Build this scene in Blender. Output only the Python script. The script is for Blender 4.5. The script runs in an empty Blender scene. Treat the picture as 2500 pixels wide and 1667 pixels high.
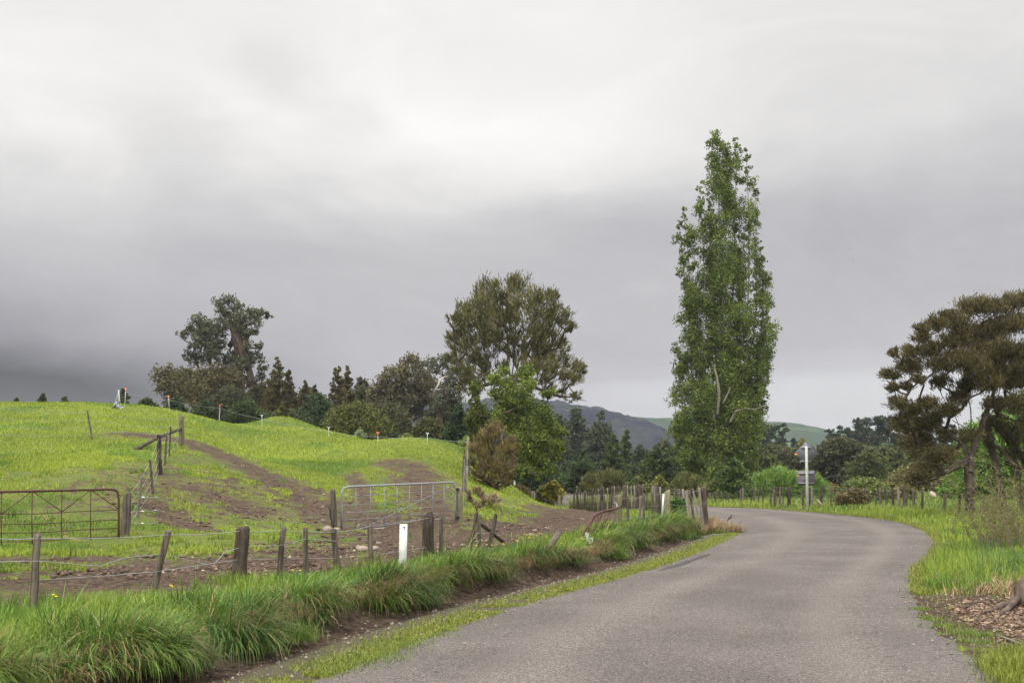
import bpy, math, random
import numpy as np
random.seed(7)
R = np.random.default_rng(11)
sc = bpy.context.scene
COL = sc.collection
rad = math.radians

# ------------------------------------------------------------------ camera
F = 2430.0; CX = 1250.0; CY = 833.5; EYE = 1.7
PITCH = math.atan((1160 - CY) / F)
cd = bpy.data.cameras.new('camera'); cam = bpy.data.objects.new('camera', cd); COL.objects.link(cam)
cam.location = (0, 0, EYE); cam.rotation_euler = (rad(90) + PITCH, 0, 0)
cd.sensor_width = 36; cd.lens = 36 * F / 2500; cd.clip_start = 0.1; cd.clip_end = 20000
sc.camera = cam
sc.render.resolution_x = 1024; sc.render.resolution_y = 682
sc.view_settings.view_transform = 'Standard'; sc.view_settings.look = 'None'
sc.view_settings.exposure = 0.0; sc.view_settings.gamma = 1
sc.cycles.volume_bounces = 1; sc.cycles.max_bounces = 6; sc.cycles.transparent_max_bounces = 8
sc.cycles.use_denoising = True

# ------------------------------------------------------------------ sun and sky
SUN_EL, SUN_AZ = 48.0, 228.0           # azimuth clockwise from +Y, the sun is behind the cloud, behind the viewer's left
sd = bpy.data.lights.new('sun', 'SUN'); sd.energy = 1.5; sd.angle = rad(12); sd.color = (1, 0.95, 0.86)
so = bpy.data.objects.new('sun', sd); COL.objects.link(so)
so.rotation_euler = (rad(90 - SUN_EL), 0, rad(180 - SUN_AZ) )
so.location = (0, 0, 60)

world = bpy.data.worlds.new('World'); sc.world = world; world.use_nodes = True
nt = world.node_tree; nt.nodes.clear()
class NG:
    def __init__(s, nt): s.nt = nt
    def n(s, t, **k):
        o = s.nt.nodes.new(t)
        for a, b in k.items(): setattr(o, a, b)
        return o
    def lk(s, a, b): s.nt.links.new(a, b)
    def m(s, op, a, b=None, c=None, clamp=False):
        o = s.n('ShaderNodeMath', operation=op, use_clamp=clamp)
        for i, v in enumerate((a, b, c)):
            if v is None: continue
            if isinstance(v, (int, float)): o.inputs[i].default_value = v
            else: s.lk(v, o.inputs[i])
        return o.outputs[0]
    def noise(s, vec, scale, detail=5, rough=0.55, dist=0.0):
        o = s.n('ShaderNodeTexNoise'); o.inputs['Scale'].default_value = scale
        o.inputs['Detail'].default_value = detail; o.inputs['Roughness'].default_value = rough
        o.inputs['Distortion'].default_value = dist
        if vec is not None: s.lk(vec, o.inputs['Vector'])
        return o
    def mapr(s, v, a, b, c, d, smooth=True):
        o = s.n('ShaderNodeMapRange'); o.interpolation_type = 'SMOOTHSTEP' if smooth else 'LINEAR'
        s.lk(v, o.inputs[0])
        for i, x in enumerate((a, b, c, d)): o.inputs[i + 1].default_value = x
        return o.outputs[0]
    def mix(s, f, a, b):
        o = s.n('ShaderNodeMix', data_type='RGBA')
        for sk, v in ((o.inputs[0], f), (o.inputs[6], a), (o.inputs[7], b)):
            if isinstance(v, (int, float)): sk.default_value = v
            elif isinstance(v, tuple): sk.default_value = (*v, 1) if len(v) == 3 else v
            else: s.lk(v, sk)
        return o.outputs[2]
    def mulc(s, c, v):
        o = s.n('ShaderNodeVectorMath', operation='SCALE'); s.lk(c, o.inputs[0])
        if isinstance(v, (int, float)): o.inputs[3].default_value = v
        else: s.lk(v, o.inputs[3])
        return o.outputs[0]

g = NG(nt)
tc = g.n('ShaderNodeTexCoord')
mp = g.n('ShaderNodeMapping'); mp.inputs['Scale'].default_value = (1.0, 1.0, 2.2); g.lk(tc.outputs['Generated'], mp.inputs[0])
warp = g.noise(mp.outputs[0], 2.6, 6, 0.55)
wsep = g.n('ShaderNodeSeparateXYZ'); g.lk(warp.outputs['Color'], wsep.inputs[0])
sep = g.n('ShaderNodeSeparateXYZ'); g.lk(tc.outputs['Generated'], sep.inputs[0])
X = g.m('ADD', sep.outputs[0], g.m('MULTIPLY', g.m('SUBTRACT', wsep.outputs[0], 0.5), 0.30))
Z = g.m('ADD', sep.outputs[2], g.m('MULTIPLY', g.m('SUBTRACT', wsep.outputs[1], 0.5), 0.16))
Zr = sep.outputs[2]; Yr = sep.outputs[1]
def gauss(a, x0, sx, z0, sz):
    u = g.m('DIVIDE', g.m('SUBTRACT', X, x0), sx); v = g.m('DIVIDE', g.m('SUBTRACT', Z, z0), sz)
    e = g.m('MULTIPLY', g.m('ADD', g.m('MULTIPLY', u, u), g.m('MULTIPLY', v, v)), -1.0)
    return g.m('MULTIPLY', g.m('EXPONENT', e), a)
V = g.mapr(Z, 0.215, 0.34, 0.53, 0.83)                # grey below, brighter above
for args in ((0.09, -0.05, 0.28, 0.37, 0.10), (0.085, -0.03, 0.22, 0.310, 0.05), (0.07, 0.10, 0.10, 0.285, 0.03), (0.06, -0.42, 0.16, 0.32, 0.10),
             (-0.11, -0.22, 0.05, 0.37, 0.035), (-0.09, -0.17, 0.05, 0.335, 0.022), (-0.09, -0.33, 0.05, 0.31, 0.05), (-0.11, 0.38, 0.22, 0.32, 0.10), (-0.03, 0.15, 0.6, 0.14, 0.05)):
    V = g.m('ADD', V, gauss(*args))
# thin bright strip low on the right, dark rain cloud low on the left
strip = g.m('MULTIPLY', g.mapr(Zr, 0.100, 0.085, 0.0, 1.0), g.mapr(sep.outputs[0], -0.02, 0.12, 0.0, 0.05))
V = g.m('ADD', V, strip)
Xm = g.m('ADD', g.m('MULTIPLY', X, 0.35), g.m('MULTIPLY', sep.outputs[0], 0.65)); Zm = g.m('ADD', g.m('MULTIPLY', Z, 0.35), g.m('MULTIPLY', Zr, 0.65))
dk = g.m('MULTIPLY', g.mapr(Zm, 0.235, 0.05, 0.0, 1.0), g.mapr(Xm, -0.08, -0.50, 0.0, 0.27))
V = g.m('SUBTRACT', V, dk)
dk2 = g.m('MULTIPLY', g.mapr(Zm, 0.130, 0.072, 0.0, 1.0), g.mapr(Xm, -0.06, -0.42, 0.0, 0.30))
V = g.m('SUBTRACT', V, dk2)
fine = g.noise(mp.outputs[0], 3.6, 8, 0.62, 1.2)
V = g.m('ADD', V, g.m('MULTIPLY', g.m('SUBTRACT', fine.outputs[0], 0.5), 0.20))
V = g.m('MAXIMUM', V, 0.07)
# overcast sky is brighter overhead and sunward; boosted there, out of view, to light the ground
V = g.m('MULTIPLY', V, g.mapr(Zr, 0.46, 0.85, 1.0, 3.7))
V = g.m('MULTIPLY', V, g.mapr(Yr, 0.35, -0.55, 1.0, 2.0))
tint = g.mix(g.mapr(V, 0.25, 0.85, 0, 1), (0.985, 0.955, 1.035), (1.01, 0.995, 0.975))
cloud = g.mulc(tint, g.m('MULTIPLY', V, 10.0))
sky = g.n('ShaderNodeTexSky', sky_type='NISHITA'); sky.sun_disc = False
sky.sun_elevation = rad(SUN_EL); sky.sun_rotation = rad(SUN_AZ)
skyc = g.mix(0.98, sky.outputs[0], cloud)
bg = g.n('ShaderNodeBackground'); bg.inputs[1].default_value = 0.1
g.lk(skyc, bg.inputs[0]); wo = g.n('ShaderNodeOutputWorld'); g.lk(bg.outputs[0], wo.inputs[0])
world.cycles.sampling_method = 'MANUAL'; world.cycles.sample_map_resolution = 512

# ------------------------------------------------------------------ pixel <-> world
cp, sp = math.cos(PITCH), math.sin(PITCH)
def ray(px, py):
    u = CY - py
    return np.array([px - CX, F * cp - u * sp, F * sp + u * cp])
def P(px, py, Y):
    d = ray(px, py); t = Y / d[1]
    return np.array([d[0] * t, Y, EYE + d[2] * t])
def mpp(Y): return Y / F                      # metres per photo pixel at distance Y

# ------------------------------------------------------------------ helpers: objects
def tag(o, label=None, cat=None, group=None, kind=None):
    if label: o['label'] = label
    if cat: o['category'] = cat
    if group: o['group'] = group
    if kind: o['kind'] = kind
    return o
def empty(name, loc=(0, 0, 0), rz=0.0, label=None, cat=None, group=None):
    o = bpy.data.objects.new(name, None); COL.objects.link(o); o.empty_display_size = 0.1
    o.location = tuple(float(v) for v in loc); o.rotation_euler = (0, 0, rz)
    return tag(o, label, cat, group)
def mesh_np(name, V, Fs, mat, parent=None, origin=None, cols=None, smooth=False, attrs=None):
    """V (n,3) world positions; Fs list of int arrays (k, m) grouped by face size."""
    V = np.asarray(V, float)
    if origin is None: origin = np.array(parent.location) if parent is not None else np.zeros(3)
    origin = np.asarray(origin, float)
    me = bpy.data.meshes.new(name)
    if not isinstance(Fs, (list, tuple)): Fs = [Fs]
    Fs = [np.asarray(f, np.int32) for f in Fs if len(f)]
    loops = np.concatenate([f.ravel() for f in Fs])
    sizes = np.concatenate([np.full(len(f), f.shape[1], np.int32) for f in Fs])
    starts = np.concatenate([[0], np.cumsum(sizes)[:-1]]).astype(np.int32)
    me.vertices.add(len(V)); me.loops.add(len(loops)); me.polygons.add(len(sizes))
    me.vertices.foreach_set('co', (V - origin).astype(np.float32).ravel())
    me.loops.foreach_set('vertex_index', loops)
    me.polygons.foreach_set('loop_start', starts)
    try: me.polygons.foreach_set('loop_total', sizes)
    except Exception: pass
    if smooth: me.polygons.foreach_set('use_smooth', np.ones(len(sizes), bool))
    me.update(calc_edges=True)
    if cols is not None:
        a = me.attributes.new('tint', 'FLOAT_COLOR', 'POINT')
        c = np.ones((len(V), 4), np.float32); c[:, :3] = cols; a.data.foreach_set('color', c.ravel())
    for k, v in (attrs or {}).items():
        a = me.attributes.new(k, 'FLOAT', 'POINT'); a.data.foreach_set('value', np.asarray(v, np.float32))
    me.materials.append(mat)
    o = bpy.data.objects.new(name, me); COL.objects.link(o)
    if parent is not None:
        o.parent = parent
        o.location = tuple(origin - np.array(parent.location))
    else:
        o.location = tuple(origin)
    return o
class MB:
    """collects shapes in world space, makes ONE mesh"""
    def __init__(s): s.v = []; s.f = {}; s.n = 0
    def add(s, V, Fs):
        V = np.asarray(V, float)
        for f in Fs:
            f = np.asarray(f, int)
            if f.ndim == 1: f = f[None]
            s.f.setdefault(f.shape[1], []).append(f + s.n)
        s.v.append(V); s.n += len(V)
    def tube(s, pts, r, n=6, cap=True, jit=0.0, ell=None):
        pts = np.asarray(pts, float); k = len(pts)
        r = np.full(k, r, float) if np.isscalar(r) else np.asarray(r, float)
        T = np.gradient(pts, axis=0); T /= np.linalg.norm(T, axis=1)[:, None] + 1e-9
        ref = np.array([0, 0, 1.0]) if abs(T[0, 2]) < 0.9 else np.array([0, 1.0, 0])
        U = np.cross(T, ref); U /= np.linalg.norm(U, axis=1)[:, None] + 1e-9; W = np.cross(T, U)
        a = np.arange(n) * 2 * math.pi / n
        ru = r[:, None] * (1 + jit * R.standard_normal((1, n)) + 0.4 * jit * R.standard_normal((k, n)))
        V = pts[:, None] + (np.cos(a)[None, :, None] * U[:, None] + np.sin(a)[None, :, None] * W[:, None]) * ru[..., None]
        i = np.arange(k - 1)[:, None] * n; j = np.arange(n)[None]; j2 = (j + 1) % n
        q = np.stack([i + j, i + j2, i + n + j2, i + n + j], -1).reshape(-1, 4)
        fs = [q]
        if cap: fs += [np.arange(n)[::-1][None], (np.arange(n) + (k - 1) * n)[None]]
        s.add(V.reshape(-1, 3), fs)
    def box(s, c, ax, ay, az):
        """c centre, ax ay az half-extent vectors"""
        c, ax, ay, az = (np.asarray(v, float) for v in (c, ax, ay, az))
        V = [c + i * ax + j * ay + k * az for i in (-1, 1) for j in (-1, 1) for k in (-1, 1)]
        s.add(V, [np.array([[0, 1, 3, 2], [4, 6, 7, 5], [0, 4, 5, 1], [2, 3, 7, 6], [0, 2, 6, 4], [1, 5, 7, 3]])])
    def prism(s, poly, thick):
        """poly: (n,3) planar outline, extruded by vector thick"""
        poly = np.asarray(poly, float); n = len(poly)
        V = np.concatenate([poly, poly + np.asarray(thick, float)])
        j = np.arange(n); j2 = (j + 1) % n
        s.add(V, [np.stack([j, j2, j2 + n, j + n], 1), j[::-1][None], (j + n)[None]])
    def blob(s, c, r, nu=10, nv=7, jit=0.1):
        c = np.asarray(c, float); r = np.broadcast_to(np.asarray(r, float), (3,))
        V = [c + np.array([0, 0, -r[2]])]
        for i in range(1, nv):
            ph = math.pi * i / nv - math.pi / 2
            for j in range(nu):
                th = 2 * math.pi * j / nu; k = 1 + jit * R.standard_normal()
                V.append(c + r * k * np.array([math.cos(ph) * math.cos(th), math.cos(ph) * math.sin(th), math.sin(ph)]))
        V.append(c + np.array([0, 0, r[2]])); T = len(V) - 1
        q = []; t = []
        for i in range(nv - 2):
            for j in range(nu):
                a = 1 + i * nu + j; b = 1 + i * nu + (j + 1) % nu; q.append([a, b, b + nu, a + nu])
        for j in range(nu):
            t.append([0, 1 + (j + 1) % nu, 1 + j]); b = 1 + (nv - 2) * nu
            t.append([T, b + j, b + (j + 1) % nu])
        s.add(V, [np.array(q), np.array(t)])
    def build(s, name, mat, parent=None, origin=None, smooth=False):
        if origin is None and parent is None:
            V = np.concatenate(s.v); origin = [V[:, 0].mean(), V[:, 1].mean(), V[:, 2].min()]
        return mesh_np(name, np.concatenate(s.v), [np.concatenate(f) for f in s.f.values()], mat, parent, origin, smooth=smooth)

def smooth01(x): x = np.clip(x, 0, 1); return x * x * (3 - 2 * x)
def catmull(pts, k=8):
    pts = np.asarray(pts, float); p = np.vstack([2 * pts[0] - pts[1], pts, 2 * pts[-1] - pts[-2]]); out = []
    for i in range(1, len(p) - 2):
        for t in np.arange(k) / k:
            out.append(0.5 * (2 * p[i] + (p[i+1] - p[i-1]) * t + (2*p[i-1] - 5*p[i] + 4*p[i+1] - p[i+2]) * t*t + (-p[i-1] + 3*p[i] - 3*p[i+1] + p[i+2]) * t**3))
    out.append(pts[-1]); return np.array(out)
# cheap smooth value noise (vectorised)
_T = R.random((256, 256))
def vnoise(x, y, s=1.0, o=0):
    x = np.asarray(x, float) / s + 37.7 * o + 1000; y = np.asarray(y, float) / s + 91.3 * o + 1000
    i = np.floor(x).astype(int); j = np.floor(y).astype(int); fx = smooth01(x - i); fy = smooth01(y - j)
    a = _T[i % 256, j % 256]; b = _T[(i+1) % 256, j % 256]; c = _T[i % 256, (j+1) % 256]; d = _T[(i+1) % 256, (j+1) % 256]
    return (a*(1-fx) + b*fx)*(1-fy) + (c*(1-fx) + d*fx)*fy
def fbm(x, y, s=1.0, o=0, n=4):
    r = 0; a = 0.5; t = 0
    for k in range(n): r = r + a * vnoise(x, y, s / 2**k, o + k); t += a; a *= 0.55
    return r / t

# ------------------------------------------------------------------ terrain
def G0(px, py):
    d = ray(px, py); t = EYE / -d[2]; return (d[0] * t, d[1] * t)
_L = [G0(*p) for p in [(780,1667),(825,1636),(997,1569),(1143,1516),(1250,1481),(1400,1440),(1550,1400),(1640,1371),(1700,1348),(1743,1330),(1776,1316),(1798,1302),(1799,1292),(1790,1281),(1770,1272),(1742,1264),(1700,1254),(1640,1244)]]
_R = [G0(*p) for p in [(2490,1667),(2443,1646),(2406,1620),(2387,1595),(2345,1577),(2312,1550),(2283,1529),(2259,1512),(2240,1487),(2231,1457),(2234,1427),(2232,1402),(2258,1374),(2276,1355),(2289,1333),(2286,1316.5),(2265,1298),(2233,1284.6),(2201,1275),(2153,1267),(2100,1261.5),(2050,1256),(1960,1248.5),(1880,1242.5),(1800,1239),(1728,1237.5)]]
def even(pl):
    s = np.concatenate([[0], np.cumsum(np.linalg.norm(np.diff(pl, axis=0), axis=1))]); k = np.concatenate([np.arange(0, min(78, s[-1]), 0.75), np.arange(78, s[-1], 6.0), [s[-1]]])
    q = np.stack([np.interp(k, s, pl[:, j]) for j in (0, 1)], 1)
    for _ in range(3): q[1:-1] = 0.25 * q[:-2] + 0.5 * q[1:-1] + 0.25 * q[2:]
    return q
ROAD_L = even(np.array([(_L[0][0]-4.4,-3),(_L[0][0]-2.3,2.5)] + _L + [(4.4,53),(3.6,57),(3.2,64),(2.6,80),(1.8,105),(1.5,137),(-1,180),(-12,230)]))
ROAD_R = even(np.array([(_R[0][0]-3.3,-3),(_R[0][0]-1.8,2.5)] + _R + [(10.0,59),(9.4,66),(8.0,80),(6.9,100),(6.8,137),(4.5,180),(-4,230)]))
def poly_dist(x, y, poly):
    """signed distance to polyline; positive on its left side"""
    x = np.atleast_1d(x).astype(float); y = np.atleast_1d(y).astype(float)
    best = np.full(x.shape, 1e18); sg = np.ones(x.shape)
    for (ax, ay), (bx, by) in zip(poly[:-1], poly[1:]):
        dx, dy = bx - ax, by - ay; L = dx*dx + dy*dy
        if L < 1e-9: continue
        t = np.clip(((x-ax)*dx + (y-ay)*dy) / L, 0, 1)
        d = (x-ax-t*dx)**2 + (y-ay-t*dy)**2
        c = dx*(y-ay) - dy*(x-ax)
        m = d < best; best[m] = d[m]; sg[m] = np.sign(c[m])
    return np.sqrt(best) * sg
CP = []
for a in [(0,1345,19.2),(150,1340,19.4),(308,1330,20),(450,1345,19.5),(600,1350,19),(400,1400,16.5),(650,1400,16.5),(900,1370,19),
          (1000,1330,23),(1113,1280,28.3),(815,1298,25.6),(700,1310,24),(600,1280,25.5),(500,1250,27),
          (0,1250,24),(0,1180,29),(0,1100,36),(0,1030,44),(0,986,52),(150,1250,24),(150,1100,36),(150,987,52),(300,1180,27.5),(300,1100,35),
          (300,1040,42),(300,990,52),(388,1155,30.7),(442,1091,38),(440,1045,46),(440,1005,53),(450,1200,29),(550,1200,29.5),(520,1120,36),
          (600,1150,35),(650,1220,30.5),(750,1240,30),(500,1021,55),(560,1036,57),(560,1080,48),(650,1115,45),(760,1170,38),(700,1060,54),
          (620,1030,60),(690,1022,64),(760,1038,62),(850,1065,58),(900,1079,55),(1000,1085,53),(1100,1090,51),(1135,1093,50),(850,1120,46),
          (950,1150,40),(1000,1200,35),(900,1230,32),(1080,1130,44),(1080,1200,35),(1090,1250,30),(1150,1178,42),(1220,1203,45),(1290,1232,48),
          (1350,1240,50),(1200,1260,35),(1300,1268,36),(1250,1290,32),(1240,1218,54),(1180,1178,62),(1260,1215,70)]:
    CP.append(P(*a))
CP += [np.array(a, float) for a in [(-6.5,12.6,.1),(-3.9,14.2,.1),(-1.6,18.8,.08),(0,22,.06),(2.9,27,.06),(6.3,33,.05),(6,42,.02),(3.5,46,.02),
        (-9,10,.15),(-16,14,.3),(-25,18,.6),(-42,20,.9),(-42,35,2.8),(-42,52,5.6),(-42,72,3.0),(-20,72,3.2),(-8,75,2.2),(-12,66,4.2),(2,75,.1),(-1,62,1.2),(-26,62,4.6)]]
CP = np.array(CP)
HUM = [(P(592,1160,63)[0], 64, 1.5, 5.0, -0.50), (P(695,1160,63)[0], 62.5, 1.2, 3.0, 0.22), (P(770,1160,60)[0], 62, 1.3, 4.0, -0.10)]
def _U(d2): return 0.5 * d2 * np.log(d2 + 1e-9)
n_ = len(CP); A = np.zeros((n_+3, n_+3)); d2 = ((CP[:, None, :2] - CP[None, :, :2])**2).sum(-1)
A[:n_, :n_] = _U(d2) + 0.6 * np.eye(n_); A[:n_, n_] = 1; A[:n_, n_+1:] = CP[:, :2]; A[n_:, :n_] = A[:n_, n_:].T
TW = np.linalg.solve(A, np.concatenate([CP[:, 2], [0, 0, 0]]))
def tps(x, y):
    out = TW[n_] + TW[n_+1] * x + TW[n_+2] * y
    for k in range(n_): out = out + TW[k] * _U((x - CP[k, 0])**2 + (y - CP[k, 1])**2)
    return out
def H(x, y, dl=None):
    x = np.atleast_1d(np.asarray(x, float)); y = np.atleast_1d(np.asarray(y, float))
    if dl is None: dl = poly_dist(x, y, ROAD_L)
    xc = np.clip(x, -42, 12); yc = np.clip(y, 9, 75)
    t = tps(xc, yc)
    for (bx_, by_, sx_, sy_, a_) in HUM: t = t + a_ * np.exp(-((x - bx_) / sx_)**2 - ((y - by_) / sy_)**2)
    t = np.maximum(t, 0.0)
    fade = 1 - smooth01((y - 72) / 40)
    wl = smooth01((dl - 2.6) / 2.2)
    bank = 0.22 * smooth01((dl - 1.30) / 0.40) - 0.08 * np.exp(-((dl - 1.05) / 0.3)**2)
    wb = 1 - smooth01((y - 30) / 6)
    z = wl * t * fade + np.where(dl > 0, bank, 0) * wb * (1 - 0.6 * wl)
    # small natural unevenness off the road, hummocks on the pasture slope
    off = smooth01(dl / 2.5 - 0.2)
    z = z + off * (0.07 * (fbm(x, y, 1.7, 3) - 0.5) + 0.24 * smooth01((dl - 5) / 6) * (fbm(x, y, 4.5, 5) - 0.5))
    dr = -poly_dist(x, y, ROAD_R)
    offr = smooth01(dr / 2.0 - 0.1)
    z = z + offr * (0.10 * (fbm(x, y, 2.0, 8)) + 0.05)
    inside = (dl < 0) & (dr < 0)
    z = np.where(inside, np.minimum(z, 0) - 0.012, z)
    return z
def ground(px, py, y0=6.0, y1=90.0):
    Y = np.linspace(y0, y1, 2200); d = ray(px, py); t = Y / d[1]
    x = d[0] * t; z = EYE + d[2] * t; h = H(x, Y)
    k = np.argmax(z < h)
    if not (z < h).any(): k = len(Y) - 1
    return np.array([x[k], Y[k], h[k]])
def gz(x, y): return float(H(x, y)[0])

def seg_dist(x, y, pl):
    return np.abs(poly_dist(x, y, pl))
# bare earth strokes: lists of photo points dropped on the terrain, width in metres
STROKES = [([(300,1062),(400,1070),(480,1080),(560,1110)], 0.7), ([(450,1078),(540,1110),(620,1150),(700,1195),(760,1240),(800,1270)], 1.2),
           ([(600,1130),(680,1170),(760,1200)], 0.9), ([(820,1230),(900,1270),(1000,1290),(1060,1280)], 1.6), ([(860,1160),(880,1190),(900,1240)], 0.45),
           ([(960,1130),(1020,1150),(1030,1200),(1060,1240),(1050,1290)], 1.3), ([(900,1260),(960,1320),(1060,1330)], 1.7),
           ([(200,1420),(420,1405),(620,1385),(800,1370),(1000,1345),(1150,1325),(1300,1295),(1420,1262),(1480,1250)], 2.1), ([(300,1430),(450,1418),(640,1402),(820,1390)], 1.0),
           ([(1250,1296),(1350,1275),(1420,1255),(1480,1246)], 1.5), ([(450,1190),(540,1215),(620,1250)], 1.1), ([(380,1230),(480,1290)], 0.7),
           ([(0,1370),(120,1370),(240,1370)], 0.5), ([(1180,1300),(1060,1330)], 0.9)]
MUD = [(np.array([ground(*p)[:2] for p in pl]), w, 1.02 if pl[0][1] > 1290 else 0.92) for pl, w in STROKES]
SANDP = [(np.array([ground(*p)[:2] for p in pl]), w) for pl, w in [
    ([(100,1260),(130,1275),(140,1300)], 0.28), ([(150,1300),(190,1320),(215,1318)], 0.3), ([(0,1262),(20,1275)], 0.35),
    ([(650,1178),(690,1192)], 0.10)]]
def mudmask(x, y, dl, dr):
    m = np.zeros(len(x))
    for pl, w, pk in MUD:
        d = seg_dist(x, y, pl); m = np.maximum(m, pk - 0.42 * d / w)
    # scattered trampled ground on the front spur
    c = P(520, 1200, 29); m = np.maximum(m, 0.72 - np.hypot((x - c[0]) / 7.0, (y - c[1]) / 10.0) * 0.5)
    c = P(1010, 1220, 34); m = np.maximum(m, 0.70 - np.hypot((x - c[0]) / 3.5, (y - c[1]) / 8.0) * 0.5)
    m = np.clip(m, 0, 1) * (dl > 3.4)
    # ditch and cut face beside the road, earth apron at the bend
    dit = np.exp(-((dl - 1.10) / 0.55)**2) * 1.15 * (1 - smooth01((y - 31) / 5))
    m = np.maximum(m, dit)
    c = P(1765, 1292, 30.5); m = np.maximum(m, 1.0 - np.hypot((x - c[0]) / 0.9, (y - c[1]) / 3.2) * 0.75)
    # worn earth beside the road on the right
    c = np.array([5.9, 11.7]); e = 1.5 - np.hypot((x - c[0]) / 1.9, (y - c[1]) / 2.8) * 0.8
    m = np.maximum(m, np.where(dr > -0.1, e, 0))
    return np.clip(m, 0, 1)

def axis(lo, hi, d0, d1, gr):
    a = list(np.arange(lo, hi, d0)); st = d0
    while a[-1] < d1: st *= gr; a.append(a[-1] + st)
    st = d0; b = [lo]
    while b[-1] > -d1: st *= gr; b.append(b[-1] - st)
    return np.array(sorted(set(b[1:] + a)))
gx = axis(-30, 22, 0.19, 3200, 1.13)
gy = list(np.arange(5.0, 36, 0.14)) + list(np.arange(36, 66, 0.24)) + list(np.arange(66, 110, 0.7)); st = 0.7
while gy[-1] < 3500: st *= 1.12; gy.append(gy[-1] + st)
b_ = [5.0]; st = 0.2
while b_[-1] > -600: st *= 1.3; b_.append(b_[-1] - st)
gy = np.array(sorted(b_[1:] + gy))
XX, YY = np.meshgrid(gx, gy); fx = XX.ravel(); fy = YY.ravel()
dl_ = poly_dist(fx, fy, ROAD_L); dr_ = -poly_dist(fx, fy, ROAD_R)
fz = H(fx, fy, dl_)
mud_ = mudmask(fx, fy, dl_, dr_)
sand_ = np.zeros(len(fx))
for pl, w in SANDP: sand_ = np.maximum(sand_, np.clip(0.82 - seg_dist(fx, fy, pl) / w, 0, 1))
# rough up bare earth
fz = fz + mud_ * (0.15 * (fbm(fx, fy, 0.55, 12, 3) - 0.5) + 0.08 * (fbm(fx, fy, 2.0, 13, 2) - 0.5)) * (dl_ > 3.0)
nx, ny = len(gx), len(gy)
i = np.arange(ny - 1)[:, None] * nx; j = np.arange(nx - 1)[None]
GF = np.stack([i + j, i + j + 1, i + nx + j + 1, i + nx + j], -1).reshape(-1, 4)

# ------------------------------------------------------------------ materials
def mat_new(name):
    m = bpy.data.materials.new(name); m.use_nodes = True; m.node_tree.nodes.clear(); G = NG(m.node_tree)
    out = G.n('ShaderNodeOutputMaterial'); return m, G, out
def finish(G, out, col, rough=0.8, bump=None, metal=0.0, bstr=0.3, bdist=0.02, spec=0.3):
    b = G.n('ShaderNodeBsdfPrincipled')
    if isinstance(col, tuple): b.inputs['Base Color'].default_value = (*col, 1)
    else: G.lk(col, b.inputs['Base Color'])
    if isinstance(rough, (int, float)): b.inputs['Roughness'].default_value = rough
    else: G.lk(rough, b.inputs['Roughness'])
    b.inputs['Metallic'].default_value = metal; b.inputs['Specular IOR Level'].default_value = spec
    if bump is not None:
        bn = G.n('ShaderNodeBump'); bn.inputs['Strength'].default_value = bstr; bn.inputs['Distance'].default_value = bdist
        G.lk(bump, bn.inputs['Height']); G.lk(bn.outputs[0], b.inputs['Normal'])
    G.lk(b.outputs[0], out.inputs[0]); return b
def leaf_mat(name, transl=0.35, rough=0.6):
    m, G, out = mat_new(name)
    a = G.n('ShaderNodeAttribute', attribute_name='tint')
    b = G.n('ShaderNodeBsdfPrincipled'); b.inputs['Roughness'].default_value = rough; b.inputs['Specular IOR Level'].default_value = 0.2
    G.lk(a.outputs['Color'], b.inputs['Base Color'])
    t = G.n('ShaderNodeBsdfTranslucent'); G.lk(a.outputs['Color'], t.inputs[0])
    mx = G.n('ShaderNodeMixShader'); mx.inputs[0].default_value = transl
    G.lk(b.outputs[0], mx.inputs[1]); G.lk(t.outputs[0], mx.inputs[2]); G.lk(mx.outputs[0], out.inputs[0]); return m
def wood_mat(name, c1, c2, c3, scale=1.0):
    m, G, out = mat_new(name); t = G.n('ShaderNodeTexCoord')
    oi = G.n('ShaderNodeObjectInfo'); ad = G.n('ShaderNodeVectorMath', operation='ADD'); G.lk(t.outputs['Object'], ad.inputs[0])
    G.lk(oi.outputs['Location'], ad.inputs[1])
    mp = G.n('ShaderNodeMapping'); mp.inputs['Scale'].default_value = (28 * scale, 28 * scale, 1.6 * scale); G.lk(ad.outputs[0], mp.inputs[0])
    n1 = G.noise(mp.outputs[0], 1.0, 5, 0.6); n2 = G.noise(ad.outputs[0], 3.0 * scale, 4, 0.6)
    c = G.mix(G.mapr(n1.outputs[0], 0.35, 0.68, 0, 1), c1, c2)
    c = G.mix(G.mapr(n2.outputs[0], 0.5, 0.72, 0, 0.75), c, c3)
    hue = G.n('ShaderNodeHueSaturation'); G.lk(c, hue.inputs['Color'])
    G.lk(G.mapr(oi.outputs['Random'], 0, 1, 0.65, 1.35, False), hue.inputs['Value'])
    finish(G, out, hue.outputs[0], 0.9, n1.outputs[0], bstr=0.6, bdist=0.02, spec=0.15); return m
def bark_mat(name, c1, c2, sc=6.0):
    m, G, out = mat_new(name); t = G.n('ShaderNodeTexCoord')
    mp = G.n('ShaderNodeMapping'); mp.inputs['Scale'].default_value = (sc, sc, sc * 0.25); G.lk(t.outputs['Object'], mp.inputs[0])
    n1 = G.noise(mp.outputs[0], 1.0, 6, 0.65)
    finish(G, out, G.mix(G.mapr(n1.outputs[0], 0.35, 0.65, 0, 1), c1, c2), 0.95, n1.outputs[0], bstr=0.8, bdist=0.05, spec=0.1); return m
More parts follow.
